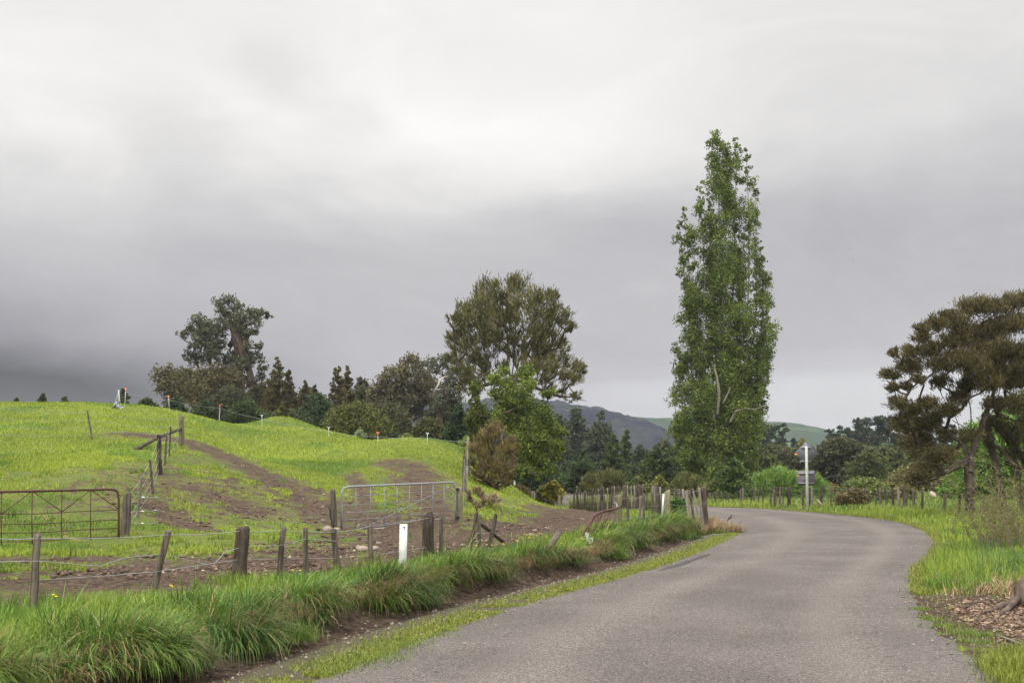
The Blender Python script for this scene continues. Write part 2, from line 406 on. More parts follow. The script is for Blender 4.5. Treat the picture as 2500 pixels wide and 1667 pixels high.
def plain_mat(name, col, rough=0.5, metal=0.0, vary=0.15, sc=8.0, col2=None):
    m, G, out = mat_new(name); t = G.n('ShaderNodeTexCoord'); n1 = G.noise(t.outputs['Object'], sc, 5, 0.6)
    c2 = col2 or tuple(v * (1 - vary * 2) for v in col)
    finish(G, out, G.mix(G.mapr(n1.outputs[0], 0.4, 0.7, 0, 1), col, c2), rough, n1.outputs[0], metal, bstr=0.1, bdist=0.005); return m

# ground: pasture green / bare earth / pale sand, edges broken up by fine noise
m_ground, G, out = mat_new('ground_pasture')
geo = G.n('ShaderNodeNewGeometry'); pos = geo.outputs['Position']
am = G.n('ShaderNodeAttribute', attribute_name='mud'); asn = G.n('ShaderNodeAttribute', attribute_name='sand'); av = G.n('ShaderNodeAttribute', attribute_name='verge')
nA = G.noise(pos, 0.35, 5, 0.6); nB = G.noise(pos, 2.2, 6, 0.65); nC = G.noise(pos, 9.0, 6, 0.7); nD = G.noise(pos, 38.0, 4, 0.7)
gcol = G.mix(G.mapr(nB.outputs[0], 0.3, 0.7, 0, 1), (0.085, 0.115, 0.020), (0.150, 0.180, 0.030))
gcol = G.mix(G.mapr(nA.outputs[0], 0.42, 0.65, 0, 0.6), gcol, (0.055, 0.085, 0.020))
gcol = G.mix(G.mapr(nC.outputs[0], 0.48, 0.7, 0, 0.6), gcol, (0.052, 0.048, 0.022))
ecol = G.mix(G.mapr(nC.outputs[0], 0.35, 0.65, 0, 1), (0.020, 0.013, 0.009), (0.108, 0.075, 0.054))
ecol = G.mix(G.mapr(nD.outputs[0], 0.55, 0.7, 0, 0.5), ecol, (0.17, 0.125, 0.09))
ecol = G.mix(G.mapr(nB.outputs[0], 0.55, 0.75, 0, 0.6), ecol, (0.055, 0.032, 0.02))
brk = G.m('ADD', am.outputs['Fac'], G.m('ADD', G.m('MULTIPLY', G.m('SUBTRACT', nC.outputs[0], 0.5), 2.4), G.m('MULTIPLY', G.m('SUBTRACT', nB.outputs[0], 0.5), 2.0)))
col = G.mix(G.mapr(brk, 0.45, 0.62, 0, 1), gcol, ecol)
vcol = G.mix(G.mapr(nC.outputs[0], 0.40, 0.62, 0, 1), (0.085, 0.085, 0.035), (0.075, 0.062, 0.052))
col = G.mix(G.mapr(av.outputs['Fac'], 0.35, 0.65, 0, 1), col, vcol)
sb = G.m('ADD', asn.outputs['Fac'], G.m('MULTIPLY', G.m('SUBTRACT', nC.outputs[0], 0.5), 1.2))
col = G.mix(G.mapr(sb, 0.5, 0.7, 0, 1), col, (0.27, 0.17, 0.10))
hgt = G.m('ADD', nC.outputs[0], G.m('MULTIPLY', nD.outputs[0], 0.5))
finish(G, out, col, 0.95, hgt, bstr=0.9, bdist=0.06, spec=0.1)

verge = np.clip(1.3 - np.abs(dl_ - 0.45) / 0.55, 0, 1) * (dl_ > -0.3)
ground_ob = mesh_np('ground', np.stack([fx, fy, fz], 1), [GF], m_ground, smooth=True, attrs={'mud': mud_, 'sand': sand_, 'verge': verge})
tag(ground_ob, kind='structure')

# road: chip seal
m_road, G, out = mat_new('chip_seal')
geo = G.n('ShaderNodeNewGeometry'); pos = geo.outputs['Position']
at = G.n('ShaderNodeAttribute', attribute_name='across')
n1 = G.noise(pos, 0.45, 4, 0.6); n2 = G.noise(pos, 70.0, 3, 0.8); n3 = G.noise(pos, 4.0, 6, 0.65); n4 = G.noise(pos, 0.35, 3, 0.5)
vo = G.n('ShaderNodeTexVoronoi'); vo.inputs['Scale'].default_value = 55.0; G.lk(pos, vo.inputs['Vector'])
col = G.mix(G.mapr(n1.outputs[0], 0.36, 0.64, 0, 1), (0.080, 0.069, 0.063), (0.114, 0.100, 0.091))
# paler wheel tracks: across = 0..1 over the width
w1 = G.m('ABSOLUTE', G.m('SUBTRACT', at.outputs['Fac'], 0.30)); w2 = G.m('ABSOLUTE', G.m('SUBTRACT', at.outputs['Fac'], 0.78))
wt = G.m('MAXIMUM', G.mapr(w1, 0.0, 0.13, 1, 0), G.mapr(w2, 0.0, 0.11, 1, 0))
wt = G.m('MULTIPLY', wt, G.mapr(n4.outputs[0], 0.2, 0.8, 0.35, 0.75))
col = G.mix(wt, col, (0.155, 0.136, 0.122))
n6 = G.noise(pos, 26.0, 3, 0.7); col = G.mix(G.mapr(n6.outputs[0], 0.35, 0.65, 0.55, 0.0), col, (0.045, 0.040, 0.038)); n7 = G.noise(pos, 30.0, 2, 0.6); col = G.mix(G.mapr(n7.outputs[0], 0.55, 0.72, 0, 0.6), col, (0.19, 0.17, 0.155))
col = G.mix(G.mapr(n3.outputs[0], 0.56, 0.72, 0, 0.45), col, (0.062, 0.054, 0.052))
sp_ = G.mix(G.mapr(n2.outputs[0], 0.36, 0.64, 0, 1), (0.22, 0.22, 0.22), (1.9, 1.86, 1.82))
mul = G.n('ShaderNodeMix', data_type='RGBA', blend_type='MULTIPLY'); mul.inputs[0].default_value = 0.85; G.lk(col, mul.inputs[6]); G.lk(sp_, mul.inputs[7])
rv = G.mix(G.mapr(vo.outputs['Color'], 0.0, 1.0, 0, 1, False), (0.72, 0.72, 0.72), (1.22, 1.2, 1.2))
mul2 = G.n('ShaderNodeMix', data_type='RGBA', blend_type='MULTIPLY'); mul2.inputs[0].default_value = 0.8; G.lk(mul.outputs[2], mul2.inputs[6]); G.lk(rv, mul2.inputs[7])
finish(G, out, mul2.outputs[2], 0.9, n2.outputs[0], bstr=0.6, bdist=0.012, spec=0.25)
def resample(pl, n):
    s = np.concatenate([[0], np.cumsum(np.linalg.norm(np.diff(pl, axis=0), axis=1))]); t = np.linspace(0, 1, n)
    return s, pl
NR = 1100
tk = np.linspace(0, 1, len(ROAD_L)); tk2 = np.linspace(0, 1, len(ROAD_R))
yk = np.linspace(0, 1, NR)
Lr = np.stack([np.interp(yk, tk, ROAD_L[:, k]) for k in (0, 1)], 1); Rr = np.stack([np.interp(yk, tk2, ROAD_R[:, k]) for k in (0, 1)], 1)
wv = (Rr - Lr); wl = np.linalg.norm(wv, axis=1)[:, None]; wu = wv / wl
eL = (0.16 * (fbm(Lr[:, 0], Lr[:, 1], 1.3, 21) - 0.5) + 0.10 * (vnoise(Lr[:, 0], Lr[:, 1], 0.22, 23) - 0.5))[:, None]
eR = (0.22 * (fbm(Rr[:, 0], Rr[:, 1], 1.3, 22) - 0.5) + 0.12 * (vnoise(Rr[:, 0], Rr[:, 1], 0.22, 24) - 0.5))[:, None]
Lr = Lr + wu * eL; Rr = Rr + wu * eR
aa = np.concatenate([[0, 0.005], np.linspace(0.05, 0.95, 13), [0.995, 1]]); na = len(aa)
RV = Lr[:, None] * (1 - aa)[None, :, None] + Rr[:, None] * aa[None, :, None]
camber = 0.035 * (1 - (2 * aa - 1)**2) + 0.004
RV3 = np.concatenate([RV, np.broadcast_to(camber[None, :, None], (NR, na, 1)) + 0.0], -1).copy()
RV3[:, 0, 2] = -0.03; RV3[:, -1, 2] = -0.03; RV3[:, 1, 2] = 0.006; RV3[:, -2, 2] = 0.006
i = np.arange(NR - 1)[:, None] * na; j = np.arange(na - 1)[None]
road = mesh_np('road', RV3.reshape(-1, 3), [np.stack([i + j, i + j + 1, i + na + j + 1, i + na + j], -1).reshape(-1, 4)], m_road, smooth=True,
               attrs={'across': np.tile(aa, NR)})
tag(road, kind='structure')

M = dict(
    leaf=leaf_mat('foliage'), grass=leaf_mat('grass_blades', 0.3, 0.5), dead=leaf_mat('dry_litter', 0.1, 0.8),
    post=wood_mat('weathered_post', (0.045, 0.036, 0.028), (0.13, 0.108, 0.085), (0.03, 0.024, 0.018)),
    post_dark=wood_mat('dark_strainer_post', (0.030, 0.022, 0.017), (0.085, 0.065, 0.05), (0.14, 0.12, 0.09)),
    post_green=wood_mat('mossy_post', (0.12, 0.11, 0.06), (0.19, 0.17, 0.11), (0.09, 0.08, 0.05)),
    post_pale=wood_mat('pale_batten', (0.15, 0.13, 0.105), (0.25, 0.22, 0.185), (0.09, 0.075, 0.06)),
    rust=plain_mat('rusty_steel', (0.085, 0.036, 0.028), 0.85, 0.0, col2=(0.045, 0.026, 0.022), sc=14),
    galv=plain_mat('galvanised_steel', (0.25, 0.26, 0.28), 0.6, 0.2, vary=0.2, sc=20),
    wire=plain_mat('fence_wire', (0.30, 0.31, 0.31), 0.5, 0.4),
    white=plain_mat('white_paint', (0.58, 0.61, 0.56), 0.6, 0, vary=0.12),
    signback=plain_mat('sign_back_grey', (0.15, 0.148, 0.165), 0.6, 0.0, vary=0.05),
    alu=plain_mat('aluminium_rail', (0.35, 0.33, 0.33), 0.5, 0.5),
    orange=plain_mat('orange_plastic', (0.85, 0.16, 0.05), 0.5), sticker=plain_mat('orange_sticker', (0.90, 0.33, 0.01), 0.6, vary=0.02),
    black=plain_mat('black_plastic', (0.02, 0.02, 0.022), 0.5),
    stone=plain_mat('pale_stone', (0.24, 0.195, 0.15), 0.9, vary=0.2, col2=(0.14, 0.11, 0.085)), 
    bark_brown=bark_mat('brown_bark', (0.055, 0.038, 0.03), (0.13, 0.10, 0.08)),
    bark_pop=bark_mat('poplar_bark', (0.10, 0.085, 0.068), (0.235, 0.205, 0.165), 3.0),
    bark_pale=bark_mat('pale_bark', (0.38, 0.33, 0.29), (0.6, 0.55, 0.5), 5.0),
    bark_kan=bark_mat('kanuka_bark', (0.045, 0.033, 0.028), (0.12, 0.095, 0.08)),
    plastic=plain_mat('pale_plastic', (0.6, 0.64, 0.63), 0.4, vary=0.1),
    yellow=plain_mat('buttercup_yellow', (0.9, 0.62, 0.01), 0.4, vary=0.03), stem=plain_mat('flower_stem', (0.12, 0.2, 0.04), 0.6),
)

# ------------------------------------------------------------------ vegetation generators
def blades(base, head, L, W, bend, col, S=3, tipw=0.08, up=1.0):
    """curved grass blades. base (n,3) head angle L length W width bend 0..1.5"""
    n = len(base); t = np.linspace(0, 1, S + 1)
    d = np.stack([np.cos(head), np.sin(head), np.zeros(n)], 1); sd = np.stack([-np.sin(head), np.cos(head), np.zeros(n)], 1)
    # rotate side a bit so blades never turn edge-on all together
    th = bend[:, None] * t[None]                         # angle from vertical along the blade
    dt = 1.0 / S
    hx = np.cumsum(np.sin(th) * dt, 1) - np.sin(th[:, :1]) * dt; hz = np.cumsum(np.cos(th) * dt, 1) - np.cos(th[:, :1]) * dt
    c = base[:, None] + d[:, None] * (hx * L[:, None])[..., None] + np.array([0, 0, up]) * (hz * L[:, None])[..., None]
    w = W[:, None] * (np.clip(1 - t**2.2, tipw, 1))[None] * 0.5
    a = c - sd[:, None] * w[..., None]; b = c + sd[:, None] * w[..., None]
    V = np.stack([a, b], 2).reshape(n, -1, 3); k = 2 * (S + 1)
    o = np.arange(n)[:, None] * k; s = np.arange(S)[None] * 2
    Fq = np.stack([o + s, o + s + 1, o + s + 3, o + s + 2], -1).reshape(-1, 4)
    cc = np.repeat(col, k, axis=0)
    # dry brownish foot, paler tip as real blades have
    return V.reshape(-1, 3), Fq, cc
def lerp(a, b, t): return np.asarray(a)[None] * (1 - t[:, None]) + np.asarray(b)[None] * t[:, None]
def leaves(c, ax, L, W, col, rnd=1.0):
    """rhombic leaves: centre, axis, length, width"""
    n = len(c); r = R.standard_normal((n, 3)); s = np.cross(ax, r); s /= np.linalg.norm(s, axis=1)[:, None] + 1e-9
    L = L[:, None]; W = W[:, None]
    V = np.stack([c - ax * L * .5, c + s * W * .5 - ax * L * .05, c + ax * L * .5, c - s * W * .5 - ax * L * .05], 1).reshape(-1, 3)
    o = np.arange(n)[:, None] * 4
    return V, o + np.array([[0, 1, 2, 3]]), np.repeat(col, 4, axis=0)
def unit(v): return v / (np.linalg.norm(v, axis=-1, keepdims=True) + 1e-9)

def skeleton(nodes, parents, targets, up=0.35, sub=4, wob=0.05, ntr=4):
    """grow limbs to every target from the best existing node"""
    N = [np.array(p, float) for p in nodes]; PR = list(parents)
    base = N[0]
    order = np.argsort([np.linalg.norm(t - base) for t in targets])
    tips = []
    for k in order:
        t = targets[k]; A_ = np.array(N)
        dist = np.linalg.norm(A_ - t, axis=1)
        pen = np.maximum(0, A_[:, 2] - t[2] + 0.35 * dist) * 1.5
        hb = (A_[:, 2] < nodes[1][2] * .999) * 0.5 * dist + (np.arange(len(A_)) < min(ntr, len(nodes)) - 1) * 6.0 * dist
        j = int(np.argmin(dist + pen + hb)); p0 = A_[j]; L = dist[j]
        ctrl = (p0 + t) / 2 + np.array([0, 0, -0.12 * L]) * up + R.standard_normal(3) * wob * L
        pr = j
        for q in range(1, sub + 1):
            s = q / sub; N.append((1-s)**2 * p0 + 2*s*(1-s) * ctrl + s*s * t + (R.standard_normal(3) * wob * 0.3 * L if q < sub else 0)); PR.append(pr); pr = len(N) - 1
        tips.append(pr)
    return np.array(N), np.array(PR), tips
def limb_mesh(N, PR, tips, r0, rmin, expo=0.45, n=6):
    w = np.zeros(len(N))
    for t in tips: w[t] += 1
    for k in range(len(N) - 1, 0, -1): w[PR[k]] += w[k]
    w = np.maximum(w, 0.5); r = np.maximum(rmin, r0 * (w / w[0])**expo)
    k = np.arange(1, len(N)); a = N[PR[k]]; b = N[k]; ra = np.minimum(r[PR[k]], r[k] * 1.7); rb = r[k]
    T = unit(b - a); ref = np.where(np.abs(T[:, 2:3]) < 0.9, np.array([[0, 0, 1.0]]), np.array([[0, 1.0, 0]]))
    U = unit(np.cross(T, ref)); W = np.cross(T, U); an = np.arange(n) * 2 * math.pi / n
    ring = np.cos(an)[None, :, None] * U[:, None] + np.sin(an)[None, :, None] * W[:, None]
    a = a - T * (ra * 0.3)[:, None]
    V = np.concatenate([a[:, None] + ring * ra[:, None, None], b[:, None] + ring * rb[:, None, None]], 1)
    o = np.arange(len(k))[:, None] * 2 * n; j = np.arange(n)[None]; j2 = (j + 1) % n
    return V.reshape(-1, 3), np.stack([o + j, o + j2, o + n + j2, o + n + j], -1).reshape(-1, 4)

def crown(blobs, ctr, style, c_dark, c_light, leaf, dens, out_b=0.8, droop=0.0, hollow=0.35):
    """blobs: (n,4) centre+radius in metres (5th/6th: vertical stretch). leaf: (length,width) m."""
    Vs = []; Fq = []; Cs = []; n0 = 0
    for b in blobs:
        c = b[:3]; r = b[3]; vs = b[4] if len(b) > 4 else 0.85
        A_ = math.pi * r * r / (leaf[0] * leaf[1] * 0.5)
        nl = int(max(40, dens * A_)); per = {'spiky': 16, 'leafy': 14, 'frond': 20}[style]
        ns = max(5, nl // per)
        d = unit(R.standard_normal((ns, 3))); d[:, 2] = np.where((d[:, 2] < -0.5) & (R.random(ns) < 0.4), -d[:, 2], d[:, 2])
        rr = (hollow + (1 - hollow) * R.random(ns)**0.6)
        rr *= 0.85 + 0.45 * R.random(ns)
        pc = c + d * (r * rr)[:, None] * np.array([1, 1, vs])
        tc_ = np.clip(0.5 + 0.34 * R.standard_normal(ns) + 0.15 * R.standard_normal(), 0, 1)
        rs = r * {'spiky': 0.30, 'leafy': 0.47, 'frond': 0.42}[style] * (0.6 + 0.8 * R.random(ns))
        idx = np.repeat(np.arange(ns), per); m = len(idx)
        od = unit(pc - ctr + np.array([0, 0, 0.4 * r]))
        if style == 'spiky':
            axs = unit(od[idx] * out_b + np.array([0, 0, 0.32]) + 0.38 * R.standard_normal((m, 3)))
            p = pc[idx] + axs * (R.random(m) * rs[idx] * 1.6)[:, None] + 0.35 * rs[idx][:, None] * R.standard_normal((m, 3))
            L = leaf[0] * (0.6 + 0.8 * R.random(m)); W = leaf[1] * (0.7 + 0.6 * R.random(m))
        elif style == 'leafy':
            p = pc[idx] + unit(R.standard_normal((m, 3))) * (rs[idx] * R.random(m)**0.4)[:, None]
            axs = unit(R.standard_normal((m, 3)) + np.array([0, 0, -droop])); L = leaf[0] * (0.65 + 0.7 * R.random(m)); W = leaf[1] * (0.65 + 0.7 * R.random(m))
        else:
            axs = unit(unit(pc - ctr)[idx] * np.array([1, 1, 0.25]) * out_b + np.array([0, 0, -droop]) + 0.45 * R.standard_normal((m, 3)))
            p = pc[idx] + axs * (R.random(m) * rs[idx])[:, None] + 0.45 * rs[idx][:, None] * R.standard_normal((m, 3)) * np.array([1, 1, 0.45])
            L = leaf[0] * (0.6 + 0.8 * R.random(m)); W = leaf[1] * (0.7 + 0.6 * R.random(m))
        tt = np.clip(tc_[idx] + 0.18 * R.standard_normal(m), 0, 1)
        col = lerp(c_dark, c_light, tt) * (0.55 + 0.9 * R.random(m))[:, None]
        v, f, cc = leaves(p, axs, L, W, col); Vs.append(v); Fq.append(f + n0); Cs.append(cc); n0 += len(v)
    return np.concatenate(Vs), np.concatenate(Fq), np.concatenate(Cs)

TREES = []
def tree(name, label, cat, Y, base_px, blobs_px, style='leafy', c=((0.04,0.08,0.03),(0.09,0.15,0.05)), leaf_px=(8, 5), dens=2.2, trunk=0.25,
         bark='bark_brown', depth=0.5, group=None, trunk_pts=None, extra=1, droop=0.0, hollow=0.35, ctr=None, vs=0.85, out_b=0.8, rmin_px=0.7, leafmat='leaf', base_z=None, crownname='crown', expo=0.45, stems=None):
    """blobs_px: list of (px, py, r_px) in the photo at distance Y, spread in depth"""
    s = mpp(Y); bx = P(base_px, 1160, Y)[0]; bz = gz(bx, Y) if base_z is None else base_z
    xs = [P(b[0], b[1], Y) for b in blobs_px]; X_ = np.array(xs); half = max(0.5, (X_[:, 0].max() - X_[:, 0].min()) / 2)
    cx = X_[:, 0].mean(); bl = []
    for b, p in zip(blobs_px, xs):
        e = math.sqrt(max(0.05, 1 - min(1, abs(p[0] - cx) / (half + 0.1))**2))
        for q in range(2 if (len(blobs_px) < 60 and depth > 0.3) else 1):
            dy = R.uniform(-1, 1) * depth * half * e
            f = (Y + dy) / Y
            bl.append([p[0] * f, Y + dy, EYE + (p[2] - EYE) * f, b[2] * s * R.uniform(0.9, 1.1), b[3] if len(b) > 3 else vs])
    bl = np.array(bl)
    C0 = np.array([bx, Y, bl[:, 2].mean() * 0.45 + bz * 0.55]) if ctr is None else P(ctr[0], ctr[1], Y)
    root = empty(name, (bx, Y, bz), label=label, cat=cat, group=group)
    v, f, cc = crown(bl, C0, style, c[0], c[1], (leaf_px[0] * s, leaf_px[1] * s), dens, droop=droop, hollow=hollow, out_b=out_b)
    mesh_np(crownname, v, [f], M[leafmat], root, cols=cc)
    if trunk_pts is None:
        zt = bz + 0.35 * (bl[:, 2].max() - bz)
        tp = [np.array([bx, Y, bz - 0.3]), np.array([bx, Y, bz + 0.02]), np.array([bx + 0.03 * zt, Y, (bz + zt) / 2]), np.array([bx, Y, zt])]
    else:
        tp = [np.array([bx, Y, bz - 0.3])] + [P(q[0], q[1], Y + (q[2] if len(q) > 2 else 0)) for q in trunk_pts]
    tg = []
    for b in bl:
        tg.append(b[:3])
        for _ in range(extra): tg.append(b[:3] + R.standard_normal(3) * b[3] * 0.55)
    pr_ = [0] + list(range(len(tp) - 1)); top_i = len(tp) - 1
    for st_ in (stems or []):
        j_ = top_i
        for q in st_: tp.append(P(q[0], q[1], Y + (q[2] if len(q) > 2 else 0))); pr_.append(j_); j_ = len(tp) - 1
    N, PR, tips = skeleton(tp, pr_, tg, ntr=top_i + 1)
    v, f = limb_mesh(N, PR, tips, trunk, rmin_px * s, expo)
    mesh_np('trunk', v, [f], M[bark], root, smooth=True)
    TREES.append(root); return root
def fill(kind, px, top, bot, w, n=14, rr=0.2, seed=None):
    """blob list filling a silhouette: centre px, top/bottom rows, full width"""
    out = []; h = bot - top; rg = np.random.default_rng(seed if seed is not None else int(px * 7 + top))
    for k in range(n):
        v = ((k + 0.5) / n)**{'cone': 0.62, 'dome': 0.85, 'round': 1.0}.get(kind, 1)
        v = min(1, max(0, v + rg.uniform(-0.06, 0.06)))
        if kind == 'cone': hw = 0.06 + 0.94 * v**0.85; hw *= 0.5
        elif kind == 'dome': hw = math.sqrt(max(0, 1 - (1 - v)**2)) * 0.5
        elif kind == 'round': hw = math.sqrt(max(0.02, 1 - (2 * v - 1)**2)) * 0.5
        else: hw = 0.5
        r = rr * 1.15 * w * (0.35 + 0.65 * min(1, hw * 2)) * rg.uniform(0.8, 1.2)
        x = px + (2 * ((k * 0.618 + rg.uniform(-.08, .08)) % 1) - 1) * max(0, hw * w - r * 0.75)
        out.append((x, top + r * 0.9 + v * (h - r * 1.5), r))
    return out
def zo(l, ox, oy, s):                                   # points read off an enlarged crop of the photograph
    return [(ox + a[0] / s, oy + a[1] / s, a[2] / s) for a in l]

# ------------------------------------------------------------------ grass: ONE object per kind of ground cover
GA, GB = (0.075, 0.170, 0.022), (0.20, 0.33, 0.035)
def add_patch(store, v, f, c):
    store.append((v, f, c))
def flush(store, name, mat, label):
    n0 = 0; Vs = []; Fs = []; Cs = []
    for v, f, c in store: Vs.append(v); Fs.append(f + n0); Cs.append(c); n0 += len(v)
    o = mesh_np(name, np.concatenate(Vs), [np.concatenate(Fs)], mat, origin=(0, 0, 0), cols=np.concatenate(Cs))
    return tag(o, label, name.replace('_', ' '), kind='stuff')

# long roadside grass on the bank: tussocks that arch out over the ditch
tus = []
tk = []
s = 0.0
Lc = ROAD_L[(ROAD_L[:, 1] > 5.0) & (ROAD_L[:, 1] < 35.5)]
Ld = catmull(Lc, 6)
segn = np.gradient(Ld, axis=0); segn = segn / np.linalg.norm(segn, axis=1)[:, None]; nrm = np.stack([-segn[:, 1], segn[:, 0]], 1)
arc = np.concatenate([[0], np.cumsum(np.linalg.norm(np.diff(Ld, axis=0), axis=1))])
for rep in range(520):
    a = R.random() * arc[-1]; k = min(len(Ld) - 1, int(np.searchsorted(arc, a)))
    yy = Ld[k, 1]; edge = 1.36 + 0.30 * vnoise(yy, 0, 1.3, 40) 
    d = edge + (R.random()**1.5) * (1.35 if yy < 20 else 1.6)
    if yy > 27: d = min(d, 2.6)
    p = Ld[k] + nrm[k] * d; near = (d - edge) < 0.5
    tk.append((p[0], p[1], d - edge, math.atan2(-nrm[k][1], -nrm[k][0])))
# the big heap of grass lower left
for rep in range(70):
    q = ground(R.uniform(-120, 470), R.uniform(1470, 1640), 5, 30); tk.append((q[0], q[1], R.uniform(0.0, 0.6), -0.35))
# grass round the posts by the second fence and the bend
for rep in range(150):
    t = R.random(); q = np.array([2.7, 26.0]) * (1 - t) + np.array([6.1, 32.4]) * t + R.standard_normal(2) * 0.45; tk.append((q[0], q[1], 0.5, -0.9))
for (x, y, off, hd) in tk:
    z = gz(x, y); edge = math.exp(-(off / 0.45)**2)
    mound = float(vnoise(x * 0.9 + y * 0.9, y * 0.2, 0.9, 55)); mt = float(vnoise(x, y, 0.8, 56))
    if mound < 0.34 and R.random() < 0.75 and y < 24: continue
    L0 = (0.45 + 0.85 * mound) * (0.27 + 0.30 * edge) * R.uniform(0.7, 1.35) * (1.0 if y < 22 else 1.1)
    if off > 0.6 and y < 24: L0 *= 0.5
    if 18.5 < y < 25.5 and off > 0.25: L0 *= 0.62
    tone = (0.45 + 1.0 * mt) * R.uniform(0.8, 1.2)
    nb = int(150 * (1.0 if y < 14 else 0.75 if y < 22 else 0.55) * (0.75 + 0.6 * edge))
    spread = 0.08 + 0.05 * R.random()
    bp = np.stack([x + spread * R.standard_normal(nb), y + spread * R.standard_normal(nb), np.full(nb, z - 0.02)], 1)
    offx = bp[:, 0] - x; offy = bp[:, 1] - y
    head = np.arctan2(offy + math.sin(hd) * 0.14 * (0.4 + edge), offx + math.cos(hd) * 0.14 * (0.4 + edge)) + 0.45 * R.standard_normal(nb)
    L = L0 * (0.5 + 0.7 * R.random(nb)); wd = (0.007 + 0.006 * R.random(nb)) * (1 + max(0, y - 12) * 0.05)
    bend = (0.7 + 1.5 * R.random(nb)) * (1 + 0.35 * edge)
    tt = np.clip(R.normal(0.5, 0.22) + 0.2 * R.standard_normal(nb), 0, 1)
    green = lerp((0.034, 0.08, 0.012), (0.19, 0.285, 0.045), tt) * tone
    blue = R.random() < 0.25
    if blue: green = green * np.array([0.85, 0.95, 1.6])
    dry = R.random(nb) < (0.05 + 0.06 * edge); green[dry] = lerp((0.30, 0.20, 0.09), (0.42, 0.32, 0.16), R.random(dry.sum()))
    v, f, c = blades(bp, head, L, wd, bend, green, 4); add_patch(tus, v, f, c)
flush(tus, 'roadside_grass', M['grass'], 'long green grass arching in tussocks along the top of the bank beside the road')

# dead thatch and roots hanging down the cut face
th = []
for rep in range(280):
    a = R.random() * arc[-1]; k = min(len(Ld) - 1, int(np.searchsorted(arc, a)))
    if vnoise(a, 3.3, 1.6, 51) < 0.36: continue
    d = 1.36 + 0.18 * R.random(); p = Ld[k] + nrm[k] * d; z = gz(p[0], p[1]); hd = math.atan2(-nrm[k][1], -nrm[k][0])
    nb = 26; bp = np.stack([p[0] + 0.10 * R.standard_normal(nb), p[1] + 0.10 * R.standard_normal(nb), np.full(nb, z + 0.13) + 0.05 * R.random(nb)], 1)
    col = lerp((0.09, 0.052, 0.028), (0.27, 0.175, 0.095), R.random(nb))
    v, f, c = blades(bp, hd + 0.6 * R.standard_normal(nb), 0.16 + 0.22 * R.random(nb), np.full(nb, 0.006), 1.6 + 0.9 * R.random(nb), col, 4); add_patch(th, v, f, c)
# tan dead heap at the foot of the corner post, dead straw on the right shoulder
for (px, py, n, sp_, ln) in [(1745, 1300, 26, 0.35, 0.5), (1725, 1285, 20, 0.25, 0.5), (2385, 1422, 16, 0.35, 0.22), (2440, 1440, 14, 0.35, 0.22), (2350, 1415, 10, 0.2, 0.2), (2470, 1450, 12, 0.3, 0.2), (1910, 1243, 5, 0.3, 0.15)]:
    q0 = ground(px, py, 6, 60)
    for k in range(n):
        x, y = q0[:2] + R.standard_normal(2) * sp_ * np.array([1, 1.3]); z = gz(x, y); nb = 45
        bp = np.stack([x + 0.08 * R.standard_normal(nb), y + 0.08 * R.standard_normal(nb), np.full(nb, z)], 1)
        v, f, c = blades(bp, -0.6 + 1.2 * R.standard_normal(nb), ln * (0.5 + 0.7 * R.random(nb)), np.full(nb, 0.009), 0.9 + 1.0 * R.random(nb),
                         lerp((0.18, 0.12, 0.065), (0.42, 0.31, 0.19), R.random(nb)), 3); add_patch(th, v, f, c)
flush(th, 'dead_grass', M['dead'], 'tan dead grass and roots hanging from the cut face of the bank')

# short pasture sward, density follows distance so that every part of the paddock carries real blades
pg = []
def sward(x, y, hmin, hmax, wd, c1, c2, mudlim=0.42, S=2, lean=0.8):
    dl = poly_dist(x, y, ROAD_L); dr = -poly_dist(x, y, ROAD_R)
    md = mudmask(x, y, dl, dr) + 1.3 * (fbm(x, y, 0.40, 60, 3) - 0.5) + 0.9 * (fbm(x, y, 1.5, 61, 2) - 0.5)
    ok = (md < mudlim) & ((dl > 2.2) | (dr > 0.15))
    x, y, dl = x[ok], y[ok], dl[ok]; z = H(x, y, dl); n = len(x)
    h = (hmin + (hmax - hmin) * R.random(n)) * (0.6 + 0.9 * fbm(x, y, 1.1, 62, 2))
    t = np.clip(fbm(x, y, 2.6, 63) * 1.6 - 0.3 + 0.22 * R.standard_normal(n), 0, 1)
    col = lerp(c1, c2, t); yl = R.random(n) < 0.02; col[yl] = (0.30, 0.29, 0.10)
    dk = fbm(x, y, 3.0, 64) > 0.62; col[dk] *= np.array([0.65, 0.8, 0.9])
    W = wd * (0.7 + 0.6 * R.random(n)) * (0.6 + y / 24)
    add_patch(pg, *blades(np.stack([x, y, z - 0.005], 1), R.random(n) * 6.283, h, W, lean * (0.3 + R.random(n)), col, S))
def sample_view(n, px0, px1, y0, y1, power):
    """random ground positions between two distances, denser near by (a fan in front of the viewer)"""
    u = R.random(n); y = (y0**(1 - power) + u * (y1**(1 - power) - y0**(1 - power)))**(1 / (1 - power))
    px = R.uniform(px0, px1, n); return (px - CX) / F * y, y
x, y = sample_view(190000, -120, 1500, 14, 34, 1.6); sward(x, y, 0.04, 0.09, 0.011, (0.16, 0.21, 0.026), (0.285, 0.35, 0.042))
x, y = sample_view(210000, -60, 1420, 30, 66, 1.4); sward(x, y, 0.05, 0.11, 0.011, (0.18, 0.235, 0.027), (0.31, 0.375, 0.044))
x, y = sample_view(16000, -60, 1300, 14, 60, 1.5); k = fbm(x, y, 1.3, 66) > 0.60; sward(x[k], y[k], 0.10, 0.20, 0.014, (0.07, 0.13, 0.03), (0.13, 0.19, 0.045))
